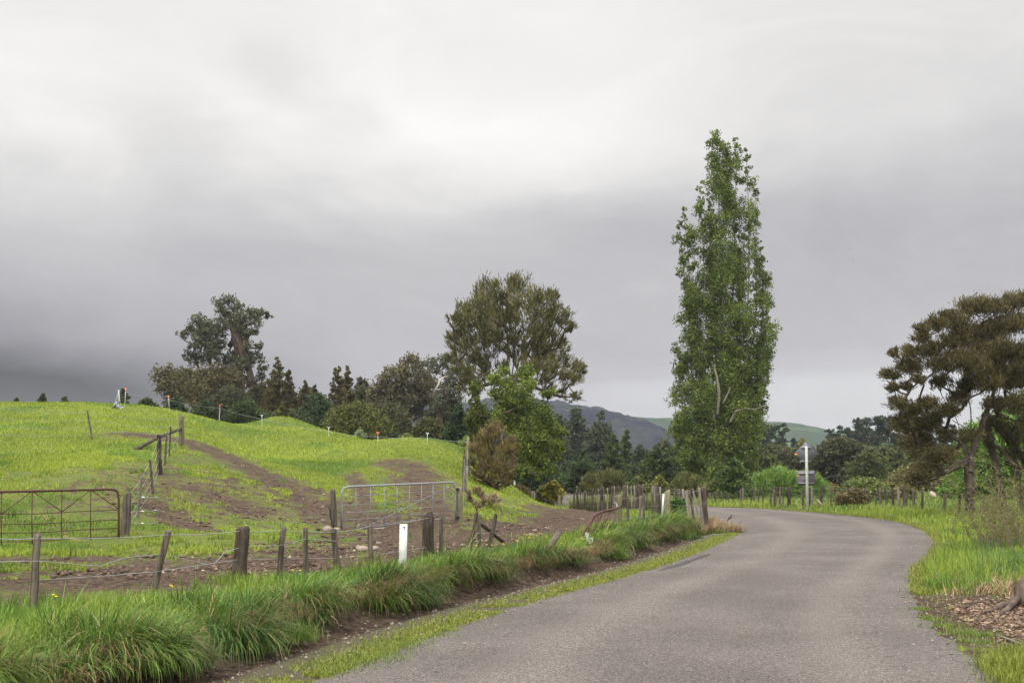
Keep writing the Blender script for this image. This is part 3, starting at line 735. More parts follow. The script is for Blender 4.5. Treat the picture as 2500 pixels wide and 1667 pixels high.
# corner paddock and the flats on the right
x, y = sample_view(50000, 1380, 1760, 26, 47, 1.2); sward(x, y, 0.10, 0.26, 0.012, (0.12, 0.19, 0.026), (0.25, 0.31, 0.045))
x, y = sample_view(90000, 1700, 2620, 13, 62, 1.3); sward(x, y, 0.10, 0.30, 0.010, (0.13, 0.20, 0.028), (0.29, 0.35, 0.045), 0.35, 3)
x, y = sample_view(40000, 1350, 2620, 45, 130, 1.2); sward(x, y, 0.12, 0.35, 0.016, (0.10, 0.15, 0.03), (0.19, 0.235, 0.045), 0.5)
# between the tussocks and the fence, left
x, y = sample_view(60000, -160, 1520, 8.5, 27, 1.3); dl = poly_dist(x, y, ROAD_L); k = (dl > 2.2) & (dl < 4.8)
sward(x[k], y[k], 0.10, 0.22, 0.010, (0.10, 0.17, 0.022), (0.22, 0.30, 0.04), 0.55, 3)
x, y = sample_view(9000, 1395, 1660, 45.9, 48.3, 1.2); col_ = lerp((0.10, 0.13, 0.03), (0.25, 0.27, 0.08), R.random(len(x)))
add_patch(pg, *blades(np.stack([x, y, H(x, y)], 1), R.random(len(x)) * 6.283, 0.35 + 0.55 * R.random(len(x)), 0.02 + 0.015 * R.random(len(x)), 0.4 + 0.6 * R.random(len(x)), col_, 3))
flush(pg, 'pasture_grass', M['grass'], 'short bright green pasture grass covering the sloping paddock and roadside flats')

# low verge growth right along the seal: yellow-green mat, ragged at the edge of the road
vg = []
for (poly, sgn, y1) in ((ROAD_L, 1, 34), (ROAD_R, -1, 56)):
    n = 46000 if sgn > 0 else 30000
    pk = poly[(poly[:, 1] > 5.5) & (poly[:, 1] < y1)]; pk = catmull(pk, 6); sg = np.gradient(pk, axis=0); sg /= np.linalg.norm(sg, axis=1)[:, None]; nn = np.stack([-sg[:, 1], sg[:, 0]], 1) * sgn
    k = (len(pk) * R.random(n)**1.35).astype(int)
    off = np.abs(R.normal(0.12, 0.22, n)) - 0.05 if sgn > 0 else np.abs(R.normal(0.0, 0.45, n)) - 0.06
    p = pk[k] + nn[k] * off[:, None] + R.standard_normal((n, 2)) * 0.05
    dens = fbm(p[:, 0], p[:, 1], 0.5, 70, 3) + 0.25 * (off < 0.55)
    ok = dens > (0.60 if sgn > 0 else 0.50)
    if sgn < 0: ok &= ~((p[:, 1] < 14.6) & (p[:, 1] > 9.4) & (R.random(n) < 0.95))
    p = p[ok]; m = len(p); z = np.maximum(H(p[:, 0], p[:, 1]), 0.0)
    t = np.clip(R.normal(0.5, 0.3, m), 0, 1); col = lerp((0.10, 0.14, 0.022), (0.25, 0.26, 0.04), t)
    if sgn < 0: hh = 0.04 + 0.10 * R.random(m)
    else: hh = 0.018 + 0.035 * R.random(m)
    add_patch(vg, *blades(np.stack([p[:, 0], p[:, 1], z], 1), R.random(m) * 6.283, hh, 0.008 * (0.7 + 0.04 * p[:, 1]), 0.5 + R.random(m), col, 2))
# tufts that have crept over the seal and into the ditch
for (px, py, w, h_) in [(985,1577,0.20,.05),(950,1600,0.22,.06),(930,1615,0.16,.05),(830,1622,0.15,.04),(845,1640,0.14,.04),(1000,1578,0.1,.04),(1085,1555,0.12,.03),(1100,1543,0.06,.03),(880,1614,0.2,.05),
                       (725,1585,0.10,.22),(700,1580,0.08,.2),(740,1578,0.08,.2),(668,1610,0.06,.16),(640,1585,0.05,.12),(620,1600,0.05,.12),
                       (2350,1548,0.1,.06),(2410,1553,0.1,.06),(2375,1568,0.1,.05),(2260,1440,0.08,.05),(2245,1490,0.06,.04),(2300,1530,0.12,.05),(2270,1512,.1,.05)]:
    q = ground(px, py, 6, 40); nb = int(260 if h_ < 0.1 else 120)
    bp = np.stack([q[0] + w * R.standard_normal(nb), q[1] + w * R.standard_normal(nb), np.full(nb, max(q[2], 0.0))], 1)
    add_patch(vg, *blades(bp, R.random(nb) * 6.283, h_ * (0.5 + R.random(nb)), np.full(nb, 0.006), 0.5 + 1.2 * R.random(nb), lerp((0.08, 0.13, 0.02), (0.19, 0.25, 0.05), R.random(nb)), 3))
# thick yellow-green clumps, lower right corner; deeper green clump above it
for (x0, x1, y0, y1, n, L_, c1, c2) in [(2430, 2640, 1600, 1700, 34, 0.18, (0.09, 0.13, 0.02), (0.25, 0.27, 0.035)), (2380, 2560, 1330, 1420, 40, 0.34, (0.04, 0.095, 0.022), (0.13, 0.20, 0.055)),
                                        (2300, 2420, 1380, 1420, 16, 0.22, (0.09, 0.15, 0.02), (0.19, 0.25, 0.04)), (2240, 2330, 1390, 1425, 16, 0.18, (0.10, 0.14, 0.02), (0.24, 0.24, 0.045)), (2420, 2560, 1290, 1340, 24, 0.45, (0.12, 0.17, 0.05), (0.30, 0.30, 0.12))]:
    for k in range(n):
        q = ground(R.uniform(x0, x1), R.uniform(y0, y1), 6, 60); nb = 170
        bp = np.stack([q[0] + .1 * R.standard_normal(nb), q[1] + .1 * R.standard_normal(nb), np.full(nb, q[2] - .01)], 1)
        add_patch(vg, *blades(bp, R.random(nb) * 6.283, L_ * (0.4 + 0.8 * R.random(nb)), np.full(nb, 0.007), 0.5 + 1.2 * R.random(nb), lerp(c1, c2, np.clip(R.normal(.5, .25, nb), 0, 1)), 3))
flush(vg, 'verge_grass', M['grass'], 'low yellow green growth creeping along both ragged edges of the road seal')

# loose chips, clods and leaf litter
gv = []
def chips(n, x, y, s0, s1, c1, c2, flat=0.55):
    z = np.maximum(H(x, y), np.where((poly_dist(x, y, ROAD_L) < 0.05) & (poly_dist(x, y, ROAD_R) > -0.05), 0.01, -1))
    s_ = s0 + (s1 - s0) * R.random(n)**3; dirs = np.array([[1,0,0],[0,1,0],[-1,0,0],[0,-1,0],[0,0,flat*1.4],[0,0,-flat]])
    a = R.random(n) * 6.28; ca, sa = np.cos(a), np.sin(a)
    D = np.broadcast_to(dirs, (n, 6, 3)) * (0.7 + 0.6 * R.random((n, 6, 1))); Rx = D[..., 0] * ca[:, None] - D[..., 1] * sa[:, None]; Ry = D[..., 0] * sa[:, None] + D[..., 1] * ca[:, None]
    V = np.stack([Rx, Ry, D[..., 2]], -1) * s_[:, None, None] + np.stack([x, y, z + s_ * 0.15], 1)[:, None]
    Ft = np.array([[0,1,4],[1,2,4],[2,3,4],[3,0,4],[1,0,5],[2,1,5],[3,2,5],[0,3,5]])
    gv.append((V.reshape(-1, 3), (np.arange(n)[:, None, None] * 6 + Ft[None]).reshape(-1, 3), np.repeat(lerp(c1, c2, R.random(n)), 6, axis=0)))
x, y = sample_view(7000, 150, 1500, 15, 34, 1.5); dl = poly_dist(x, y, ROAD_L); mm = mudmask(x, y, dl, np.zeros(len(x)) - 5); k = (mm > 0.5) & (dl > 3.5)
chips(k.sum(), x[k], y[k], 0.010, 0.07, (0.07, 0.045, 0.032), (0.15, 0.10, 0.075))
x, y = sample_view(900, 400, 1500, 15, 34, 1.5); dl = poly_dist(x, y, ROAD_L); mm = mudmask(x, y, dl, np.zeros(len(x)) - 5); k = (mm > 0.6) & (dl > 3.5)
chips(k.sum(), x[k], y[k], 0.012, 0.05, (0.26, 0.20, 0.14), (0.38, 0.31, 0.24))
for (poly, sgn) in ((ROAD_L, 1), (ROAD_R, -1)):
    pk = catmull(poly[(poly[:, 1] > 6) & (poly[:, 1] < 30)], 6); sg = np.gradient(pk, axis=0); sg /= np.linalg.norm(sg, axis=1)[:, None]; nn = np.stack([-sg[:, 1], sg[:, 0]], 1) * sgn
    n = 3500; kk = (len(pk) * R.random(n)**1.3).astype(int); p = pk[kk] + nn[kk] * (R.normal(0.7, 0.65, n))[:, None]
    chips(n, p[:, 0], p[:, 1], 0.005, 0.028, (0.10, 0.08, 0.07), (0.30, 0.25, 0.21))
flush(gv, 'gravel', M['dead'], 'loose chips and clods scattered over the bare earth and road shoulders')
# bark litter, lower right
lt = []
for (px, py, sp_, n) in [(2440, 1530, 0.8, 1500), (2480, 1490, 0.6, 1400), (2400, 1480, 0.7, 500)]:
    q = ground(px, py, 6, 40); x = q[0] + sp_ * R.standard_normal(n); y = q[1] + sp_ * R.standard_normal(n)
    k = -poly_dist(x, y, ROAD_R) > 0.35; x, y = x[k], y[k]; n = len(x); a = R.random(n) * 6.28
    c = np.stack([x, y, H(x, y) + 0.012 + 0.02 * R.random(n)], 1); ax = unit(np.stack([np.cos(a), np.sin(a), 0.25 * R.standard_normal(n)], 1))
    add_patch(lt, *leaves(c, ax, 0.03 + 0.09 * R.random(n)**2, 0.008 + 0.02 * R.random(n), lerp((0.10, 0.06, 0.04), (0.38, 0.27, 0.19), R.random(n))))
flush(lt, 'bark_litter', M['dead'], 'brown bark chips and twigs littering the ground at the stump')

# ------------------------------------------------------------------ hills and far ground
def ridge(name, Yr, prof, depth, foot, colA, colB, bump, forest, seed):
    """prof: photo skyline points; the hill rises from its foot in front to the skyline and falls behind"""
    px = np.array([p[0] for p in prof]); py = np.array([p[1] for p in prof]); xs = (px - CX) / F * Yr; zs = EYE + (1160 - py) / F * Yr
    nu = 420; nv = 60; u = np.linspace(xs.min(), xs.max(), nu); zc = np.interp(u, xs, zs); v = np.linspace(-1, 0.9, nv)
    Ug, Vg = np.meshgrid(u, v); prof_v = np.where(Vg < 0, (1 + Vg)**0.9 * (1 - 0.1 * Vg), 1 - Vg**2 * 0.8)
    Zg = zc[None] * prof_v; Yg = Yr + Vg * depth
    Xg = Ug + 0 * Vg; Zg = Zg + bump * 4 * (fbm(Xg, Yg, 90, seed) - 0.5) * (1 - np.abs(Vg)) + forest * (fbm(Xg, Yg, 9, seed + 3, 3) - 0.3) * np.minimum(1, Zg / 6)
    Zg[0] = foot
    m, G, out = mat_new(name + '_cover'); geo = G.n('ShaderNodeNewGeometry'); n1 = G.noise(geo.outputs['Position'], 0.02, 4, 0.6); n2 = G.noise(geo.outputs['Position'], 0.22, 5, 0.65)
    c = G.mix(G.mapr(n1.outputs[0], 0.47, 0.53, 0, 1), colA, colB); c = G.mix(G.mapr(n2.outputs[0], 0.4, 0.65, 0, 0.6), c, tuple(v * 0.5 for v in colA))
    finish(G, out, c, 1.0, n2.outputs[0], bstr=0.5, bdist=1.0, spec=0.0)
    i = np.arange(nv - 1)[:, None] * nu; j = np.arange(nu - 1)[None]
    o = mesh_np(name, np.stack([Xg, Yg, Zg], -1).reshape(-1, 3), [np.stack([i + j, i + j + 1, i + nu + j + 1, i + nu + j], -1).reshape(-1, 4)], m, smooth=True, origin=(0, Yr, 0))
    return tag(o, kind='structure')
ridge('forested_hill', 620, [(500, 1010), (900, 985), (1100, 985), (1250, 978), (1350, 985), (1400, 992), (1450, 998), (1500, 1010), (1550, 1022), (1600, 1045), (1640, 1072), (1680, 1100), (1740, 1150)], 150, -1, (0.018, 0.020, 0.030), (0.030, 0.034, 0.036), 1.0, 7.0, 71)
ridge('green_hill', 860, [(1200, 1010), (1500, 1012), (1600, 1020), (1700, 1026), (1830, 1030), (1900, 1030), (1950, 1036), (2000, 1044), (2060, 1056), (2150, 1075), (2400, 1085), (2700, 1080)], 200, -1, (0.055, 0.085, 0.045), (0.030, 0.045, 0.030), 1.6, 1.2, 81)

# ------------------------------------------------------------------ trees
KG = ((0.045, 0.050, 0.018), (0.15, 0.145, 0.055))
# tall poplar: limbs, each clothed along its length
pop = []
limbs = [((1765,1160),(1765,800),(1755,500),(1750,332),28),((1775,900),(1790,700),(1795,500),(1800,345),20),((1790,1000),(1825,750),(1828,550),(1822,375),19),
 ((1800,1000),(1842,800),(1846,600),(1843,445),17),((1810,1050),(1852,900),(1862,740),(1858,610),19),((1815,1050),(1860,950),(1872,850),(1872,755),17),
 ((1750,1000),(1728,820),(1716,600),(1708,452),16),((1750,900),(1738,700),(1732,560),(1728,475),13),((1745,1050),(1700,860),(1682,640),(1668,512),17),
 ((1740,1000),(1685,800),(1668,640),(1659,548),14),((1740,1100),(1695,960),(1682,800),(1680,690),21),((1735,1120),(1680,1050),(1660,930),(1662,830),20),
 ((1735,1140),(1672,1090),(1654,1030),(1644,962),17),((1745,1050),(1708,900),(1700,760),(1704,640),23),((1755,1000),(1745,820),(1740,700),(1740,600),24),
 ((1775,1050),(1795,860),(1806,700),(1810,560),25),((1790,1120),(1832,1020),(1850,920),(1852,830),21),((1785,1150),(1815,1100),(1838,1040),(1842,970),19),
 ((1740,1165),(1700,1130),(1678,1090),(1672,1030),19),((1765,1150),(1768,1050),(1772,940),(1770,830),32),((1755,1160),(1722,1080),(1712,980),(1712,880),28),
 ((1785,1160),(1800,1080),(1812,980),(1815,880),26),((1760,600),(1772,480),(1775,420),(1776,360),17),((1730,1170),(1700,1150),(1690,1120),(1690,1090),18),((1800,1165),(1820,1140),(1826,1110),(1828,1080),17)]
Yp = 80.0; s_ = mpp(Yp)
root = empty('poplar_tree', (P(1762, 1160, Yp)[0], Yp, 0), label='very tall narrow poplar with upright limbs towering over the bend of the road', cat='tree')
bl = []; tube = MB()
for L_ in limbs:
    dy0 = R.uniform(-1.6, 1.6) * (1 if L_[4] < 26 else 0.5); pts = catmull([(a[0], a[1]) for a in L_[:4]], 8); n = len(pts)
    P3 = []
    for q, (px, py) in enumerate(pts):
        f = q / (n - 1); Yq = Yp + dy0 * min(1, 0.2 + 1.2 * f); P3.append(P(px, py, Yq))
    P3 = np.array(P3)
    rr = np.linspace(0.10 if L_[4] > 24 else 0.075, 0.012, n); tube.tube(P3, rr, 6, False, 0.05)
    for q in range(n):
        f = q / (n - 1)
        if f < 0.05: continue
        seg = np.linalg.norm(P3[min(q+1, n-1)] - P3[q]) + 1e-3; k = 1 if seg < 1.0 else 2
        for kk in range(k):
            w = L_[4] * (0.8 + 0.35 * math.sin(3.0 * f)) * (1 - 0.40 * max(0, f - 0.80) / 0.20) * R.uniform(0.8, 1.25)
            if R.random() < 0.07: continue
            c_ = P3[q] + R.standard_normal(3) * w * s_ * np.array([0.45, 0.6, 0.4]); bl.append([c_[0], c_[1], c_[2], w * s_ * 0.80, 1.3])
# the loose spray on the right
for (px, py, r_) in [(1733,352,12),(1748,345,14),(1764,358,13),(1800,356,11),(1824,386,10),(1740,384,15),(1768,392,15),(1707,462,9),(1866,985,8),(1862,978,7),(1873,994,5),(1850,1005,12),(1848,1030,14)]:
    p_ = P(px, py, Yp); bl.append([p_[0], Yp, p_[2], r_ * s_, 0.8])
v, f, cc = crown(np.array(bl), P(1762, 1150, Yp), 'leafy', (0.062, 0.090, 0.020), (0.200, 0.250, 0.054), (4.3 * s_, 3.4 * s_), 2.8, hollow=0.1)
mesh_np('crown', v, [f], M['leaf'], root, cols=cc)
tube.tube([P(1762, 1225, Yp), P(1764, 1150, Yp), P(1765, 1000, Yp), P(1764, 800, Yp), P(1757, 560, Yp)], [0.5, 0.36, 0.24, 0.14, 0.05], 10, False, 0.06)
tube.tube([P(1783, 1030, Yp-2.2), P(1797, 1003, Yp-2.6), P(1820, 997, Yp-2.8), P(1845, 999, Yp-2.6), P(1866, 990, Yp-1)], [0.09, 0.07, 0.05, 0.04, 0.02], 6, False)
tube.tube([P(1752, 1010, Yp-2.4), P(1756, 960, Yp-2.8), P(1752, 925, Yp-2.8), P(1744, 895, Yp-2.6)], [0.10, 0.11, 0.08, 0.03], 6, False, 0.05)
tube.tube([P(1765, 985, Yp-2.6), P(1775, 965, Yp-2.6), P(1783, 945, Yp-2.4)], [0.05, 0.05, 0.03], 6, False)
tube.build('trunk', M['bark_pop'], root, smooth=True)

# spreading kanuka in the middle
B_ = zo([(1340,220,150),(1620,180,140),(1480,330,150),(1260,400,140),(1130,420,90),(1030,500,80),(1020,640,80),(1180,560,150),(1400,480,150),(1650,400,150),
 (1850,350,150),(1950,260,70),(1980,480,150),(2080,540,90),(2130,560,50),(1820,540,140),(1100,720,130),(1280,700,130),(1400,700,110),(1150,880,150),(1330,880,110),
 (1900,700,140),(2050,730,80),(1830,820,120),(1980,850,140),(2150,920,100),(2200,970,70),(1900,980,120),(2100,1060,90),(2160,1210,70),(2050,1180,60),
 (1100,1010,100),(1090,1130,70),(1260,1010,90),(1520,560,110),(1600,660,70),(1480,760,70),(1700,900,90),(1560,450,110),(1380,600,110),(1750,640,110),(1820,700,80),(1500,920,60),(1600,700,90),(1650,800,80),(1560,820,70),(1710,760,90),(1450,660,90),(2000,980,70),(1850,1080,80),(1740,960,80),(2160,1050,70),(1950,1150,60),(1150,1060,80),(1230,1110,70),(1000,860,70),(1600,90,50),(1390,140,50),(1960,215,35),(1080,370,40),(1010,770,50)], 850, 660, 3.92)
tree('kanuka_tree', 'broad olive brown tree with spiky upswept foliage behind the bright green tree', 'tree', 70, 1240, B_, 'spiky', ((0.055,0.058,0.020),(0.19,0.175,0.065)), (14, 2.0), 3.2,
     trunk=0.26, expo=0.5, stems=[[(1262,900),(1290,800)],[(1240,890),(1238,800,-1)],[(1255,880,1),(1262,760,1)],[(1215,930),(1190,870)],[(1280,930,-1),(1325,870,-1)],[(1270,910,1.5),(1300,840,2)]], bark='bark_kan', depth=0.75, trunk_pts=[(1240,1200),(1238,1080),(1240,990),(1248,930)], extra=2, hollow=0.25, ctr=(1245, 1010))
# bright green conifer-like tree at the foot of the hill
B_ = zo([(780,200,60),(1010,230,100),(700,290,85),(830,370,105),(1060,350,95),(950,480,110),(690,440,70),(1240,450,65),(1310,425,40),(800,560,110),(1000,600,125),(1180,650,110),
 (750,700,110),(1250,720,80),(900,780,135),(1100,820,135),(1290,820,100),(1400,840,50),(950,950,140),(1150,980,130),(1330,1080,80),(900,1100,130),(1100,1150,130),(1230,1180,80),(1000,1270,90),(760,1240,80),(1160,1290,80),(1290,1250,70),(860,1300,70),(1340,960,70),(1380,1000,50)], 1050, 860, 4.354)
tree('green_tree', 'bright yellow green bushy tree with dark gaps at the right foot of the grassy hill', 'tree', 54, 1240, B_, 'leafy', ((0.034,0.058,0.012),(0.20,0.25,0.042)), (5.6, 3.8), 3.4, trunk=0.20, expo=.55, depth=0.85, hollow=0.3, trunk_pts=[(1238,1222),(1238,1160),(1236,1080),(1240,1000)])
B_ = zo([(490,370,75),(470,430,60),(480,520,50),(470,600,60),(510,660,100),(430,750,70),(540,800,110),(500,900,90),(480,960,80),(620,680,70)], 1050, 860, 4.354)
tree('slim_green_tree', 'slim olive green tree with a leafy knob on top left of the bright green tree', 'tree', 56, 1166, B_, 'leafy', ((0.040,0.058,0.014),(0.155,0.18,0.038)), (5.6, 3.6), 3.2, trunk=0.10, depth=0.7)
tree('brown_bush', 'rounded brown olive bush beside the hill fence posts', 'bush', 43, 1205, [(1200,1085,32),(1178,1063,17),(1212,1056,20),(1195,1045,10),(1238,1100,26),(1165,1105,24),(1190,1140,32),(1225,1150,28),(1148,1130,15),(1246,1140,18),(1208,1180,22),(1180,1175,16),(1250,1075,10),(1157,1160,12),(1235,1180,14)], 'spiky', ((0.075,0.058,0.022),(0.26,0.205,0.085)), (11, 1.6), 1.9, trunk=0.12, depth=0.8, hollow=0.25, extra=2)
# big kanuka on the right
B_ = zo([(220,430,45),(200,570,55),(220,650,45),(330,420,60),(400,330,60),(380,270,38),(480,250,70),(560,190,45),(620,250,80),(700,150,80),(780,130,70),(860,150,80),(960,110,75),(1040,100,70),
 (600,370,100),(450,420,80),(330,520,80),(520,520,80),(720,330,100),(850,300,110),(980,250,100),(700,500,100),(850,480,100),(1000,450,100),(250,750,65),(350,790,75),(450,750,60),
 (300,880,85),(420,900,95),(560,800,70),(680,640,80),(820,640,80),(960,620,100),(380,1000,100),(500,1100,95),(400,1180,80),(350,1235,50),(560,950,60),(850,760,70),(1000,760,90),(600,460,60),(780,420,80),(520,620,60),(640,720,70),(760,560,80),(900,560,70),(1000,540,70),(480,840,60),(700,960,80),(420,1060,70),(560,1060,60),(300,640,40),(380,600,45),(900,400,80),(1100,500,110),(1100,250,110),(1130,800,120),(1180,400,120)], 2100, 700, 2.6125)
tree('large_kanuka_tree', 'large dark brown green tree with a stout trunk and spreading crown at the right edge', 'tree', 40, 2368, B_, 'spiky', ((0.045,0.042,0.018),(0.155,0.130,0.055)), (10.5, 1.8), 3.1,
     trunk=0.21, expo=0.55, bark='bark_kan', depth=0.6, stems=[[(2350,1085),(2320,1060),(2280,1020)],[(2372,1070),(2370,1000),(2355,930)],[(2392,1060),(2420,980),(2440,900)],[(2360,1090,-1),(2330,1010,-1),(2310,930,-1)]], trunk_pts=[(2368,1258),(2369,1200),(2366,1150),(2368,1125)], extra=4, hollow=0.15, ctr=(2370, 1060), rmin_px=1.0, vs=0.6)
tree('leaning_tree', 'dark tree with a leaning trunk behind the scrub at the right edge', 'tree', 42, 2450, zo([(900,900,80),(1000,980,90),(1080,900,90),(820,1000,50),(1100,1080,80),(950,1080,60)], 2100, 700, 2.6125), 'spiky', ((0.045,0.045,0.018),(0.15,0.14,0.05)), (12, 2.4), 1.6,
     trunk=0.17, bark='bark_kan', depth=0.4, trunk_pts=[(2452,1250),(2436,1160),(2420,1090),(2405,1010)], extra=3, hollow=0.15)
tree('forked_tree', 'dark forked tree at the very right edge behind the scrub', 'tree', 43, 2500, zo([(1100,700,80),(1180,900,100),(1120,1000,70),(1250,800,120)], 2100, 700, 2.6125), 'spiky', ((0.045,0.045,0.018),(0.15,0.14,0.05)), (12, 2.4), 1.6,
     trunk=0.16, bark='bark_kan', depth=0.4, trunk_pts=[(2500,1250),(2484,1170),(2478,1100),(2490,1030)], extra=2, hollow=0.15)
tree('willow_tree', 'fresh light green tree seen behind the large dark tree at the right', 'tree', 62, 2440, fill('dome', 2440, 985, 1235, 260, 34, 0.16) + [(2330,1195,26),(2300,1205,18),(2500,1050,40),(2505,1000,30)], 'leafy', ((0.07,0.13,0.025),(0.20,0.32,0.06)), (7, 4.5), 1.5, trunk=0.2, depth=0.5)
# tall eucalypt and the spreading tree below it
B_ = zo([(730,180,65),(830,150,65),(920,190,45),(860,250,60),(1010,260,60),(1120,255,50),(1190,272,30),(1070,340,60),(540,340,75),(450,420,60),(370,455,38),(620,400,80),(760,350,80),(900,330,80),
 (700,460,70),(540,500,80),(620,560,95),(480,580,50),(420,650,42),(500,700,70),(640,680,80),(950,450,75),(1040,440,50),(840,570,45),(980,580,55),(1110,580,45),(1070,690,70),(1150,770,50),(980,720,80),(1010,890,40),(1060,920,34),(800,720,75),(1130,850,38),(880,800,70),(720,560,60),(560,420,60),(900,480,60),(780,260,50),(960,330,60),(880,650,60),(700,620,60)], 350, 700, 3.92)
B_ = [(a, b, r * 1.12) for a, b, r in B_]
tree('tall_gum_tree', 'tall open crowned gum tree rising highest on the left skyline', 'tree', 110, 575, B_, 'leafy', ((0.050,0.055,0.030),(0.13,0.135,0.075)), (7, 4), 2.0, trunk=0.42, expo=0.6, bark='bark_brown', depth=0.5, trunk_pts=[(580,1150),(582,1000),(585,900),(580,850),(570,800)], extra=2, hollow=0.3, rmin_px=0.9)
B_ = zo([(200,840,100),(300,900,110),(400,840,75),(480,900,120),(620,900,130),(770,860,120),(860,950,110),(700,1020,140),(520,1030,130),(380,1020,110),(900,1060,110),(190,960,85),(300,1050,100),(800,1150,120),(560,1150,120)], 350, 700, 3.92)
tree('spreading_gum_tree', 'wide low brownish tree at the foot of the tall gum on the skyline', 'tree', 104, 500, B_, 'leafy', ((0.050,0.045,0.022),(0.145,0.125,0.055)), (7, 4), 2.4, trunk=0.3, expo=.6, depth=0.6, hollow=0.3)
# conical conifers
CF = ((0.050, 0.048, 0.018), (0.15, 0.125, 0.045))
for nm, lb, px, top, bot, w, Yt in [('cypress_tree', 'broad cone shaped cypress with its tip nearest the tall gum', 677, 868, 1040, 88, 96), ('cypress_tree', 'narrow side peak cypress against the right flank of the broad cone', 704, 895, 1040, 66, 98),
        ('cypress_tree', 'small brown pointed cypress between the two broad cones', 745, 925, 1040, 46, 100), ('cypress_tree', 'smallest brown cypress just left of the second broad cone', 768, 934, 1040, 44, 104),
        ('cypress_tree', 'second broad cone shaped cypress with a sharp tip', 824, 888, 1060, 84, 96), ('cypress_tree', 'twin peak cypress leaning on the second broad cone', 848, 893, 1060, 70, 99)]:
    tree(nm, lb, 'tree', Yt, px, fill('cone', px, top, bot, w * 1.15, 110, 0.115), 'frond', CF, (5, 3.0), 2.6, trunk=0.25, depth=0.7, droop=-0.5, group='cypress trees on the skyline', extra=0, hollow=0.4)
tree('round_tree', 'small round grey brown tree between the cypresses and the wide tree', 'tree', 112, 875, fill('round', 877, 917, 1040, 60, 14, 0.24), 'leafy', ((0.055,0.05,0.028),(0.12,0.105,0.06)), (7,4), 2.2, trunk=0.2)
tree('wide_gum_tree', 'wide rounded brownish gum left of the tall olive tree', 'tree', 100, 990, zo([(600,870,80),(540,900,60),(680,920,70),(480,980,90),(400,970,50),(340,1030,60),(600,1010,110),(740,1020,90),(330,1120,110),(450,1130,120),(600,1150,120),(740,1150,110),(820,1110,80),(260,1200,90),(400,1260,120),(560,1280,110),(700,1270,110),(820,1240,80),(300,1330,100),(880,1250,60),(500,1380,90),(640,1360,90)], 850, 660, 3.92),
     'leafy', ((0.058,0.056,0.028),(0.165,0.145,0.075)), (7, 4), 2.1, trunk=0.35, bark='bark_kan', depth=0.6, hollow=0.3, trunk_pts=[(992,1080),(988,1050),(975,1010)], extra=2)
tree('grey_gum_tree', 'grey green gum carrying a bare white limb beside the tall olive tree', 'tree', 94, 1085, zo([(800,900,80),(950,880,85),(1020,920,60),(880,960,50),(1000,1010,70),(920,1110,80),(1010,1120,90),(960,1210,90),(900,1300,80),(1030,1250,70)], 850, 660, 3.92),
     'leafy', ((0.058,0.066,0.042),(0.15,0.155,0.10)), (6.5, 4), 2.0, trunk=0.22, bark='bark_brown', depth=0.5, hollow=0.3, extra=1)
tb = MB(); Yb = 88.5
tb.tube([P(1062, 952, Yb), P(1070, 940, Yb), P(1078, 922, Yb), P(1094, 917, Yb)], [0.10, 0.09, 0.07, 0.03], 6); tb.tube([P(1062, 952, Yb), P(1076, 949, Yb)], [0.07, 0.03], 6)
tb.tube([P(1078, 922, Yb), P(1076, 905, Yb)], [0.04, 0.02], 5)
gg = TREES[-1]; tb.build('dead_limb', M['bark_pale'], gg)['label'] = 'bare white forked dead limb'
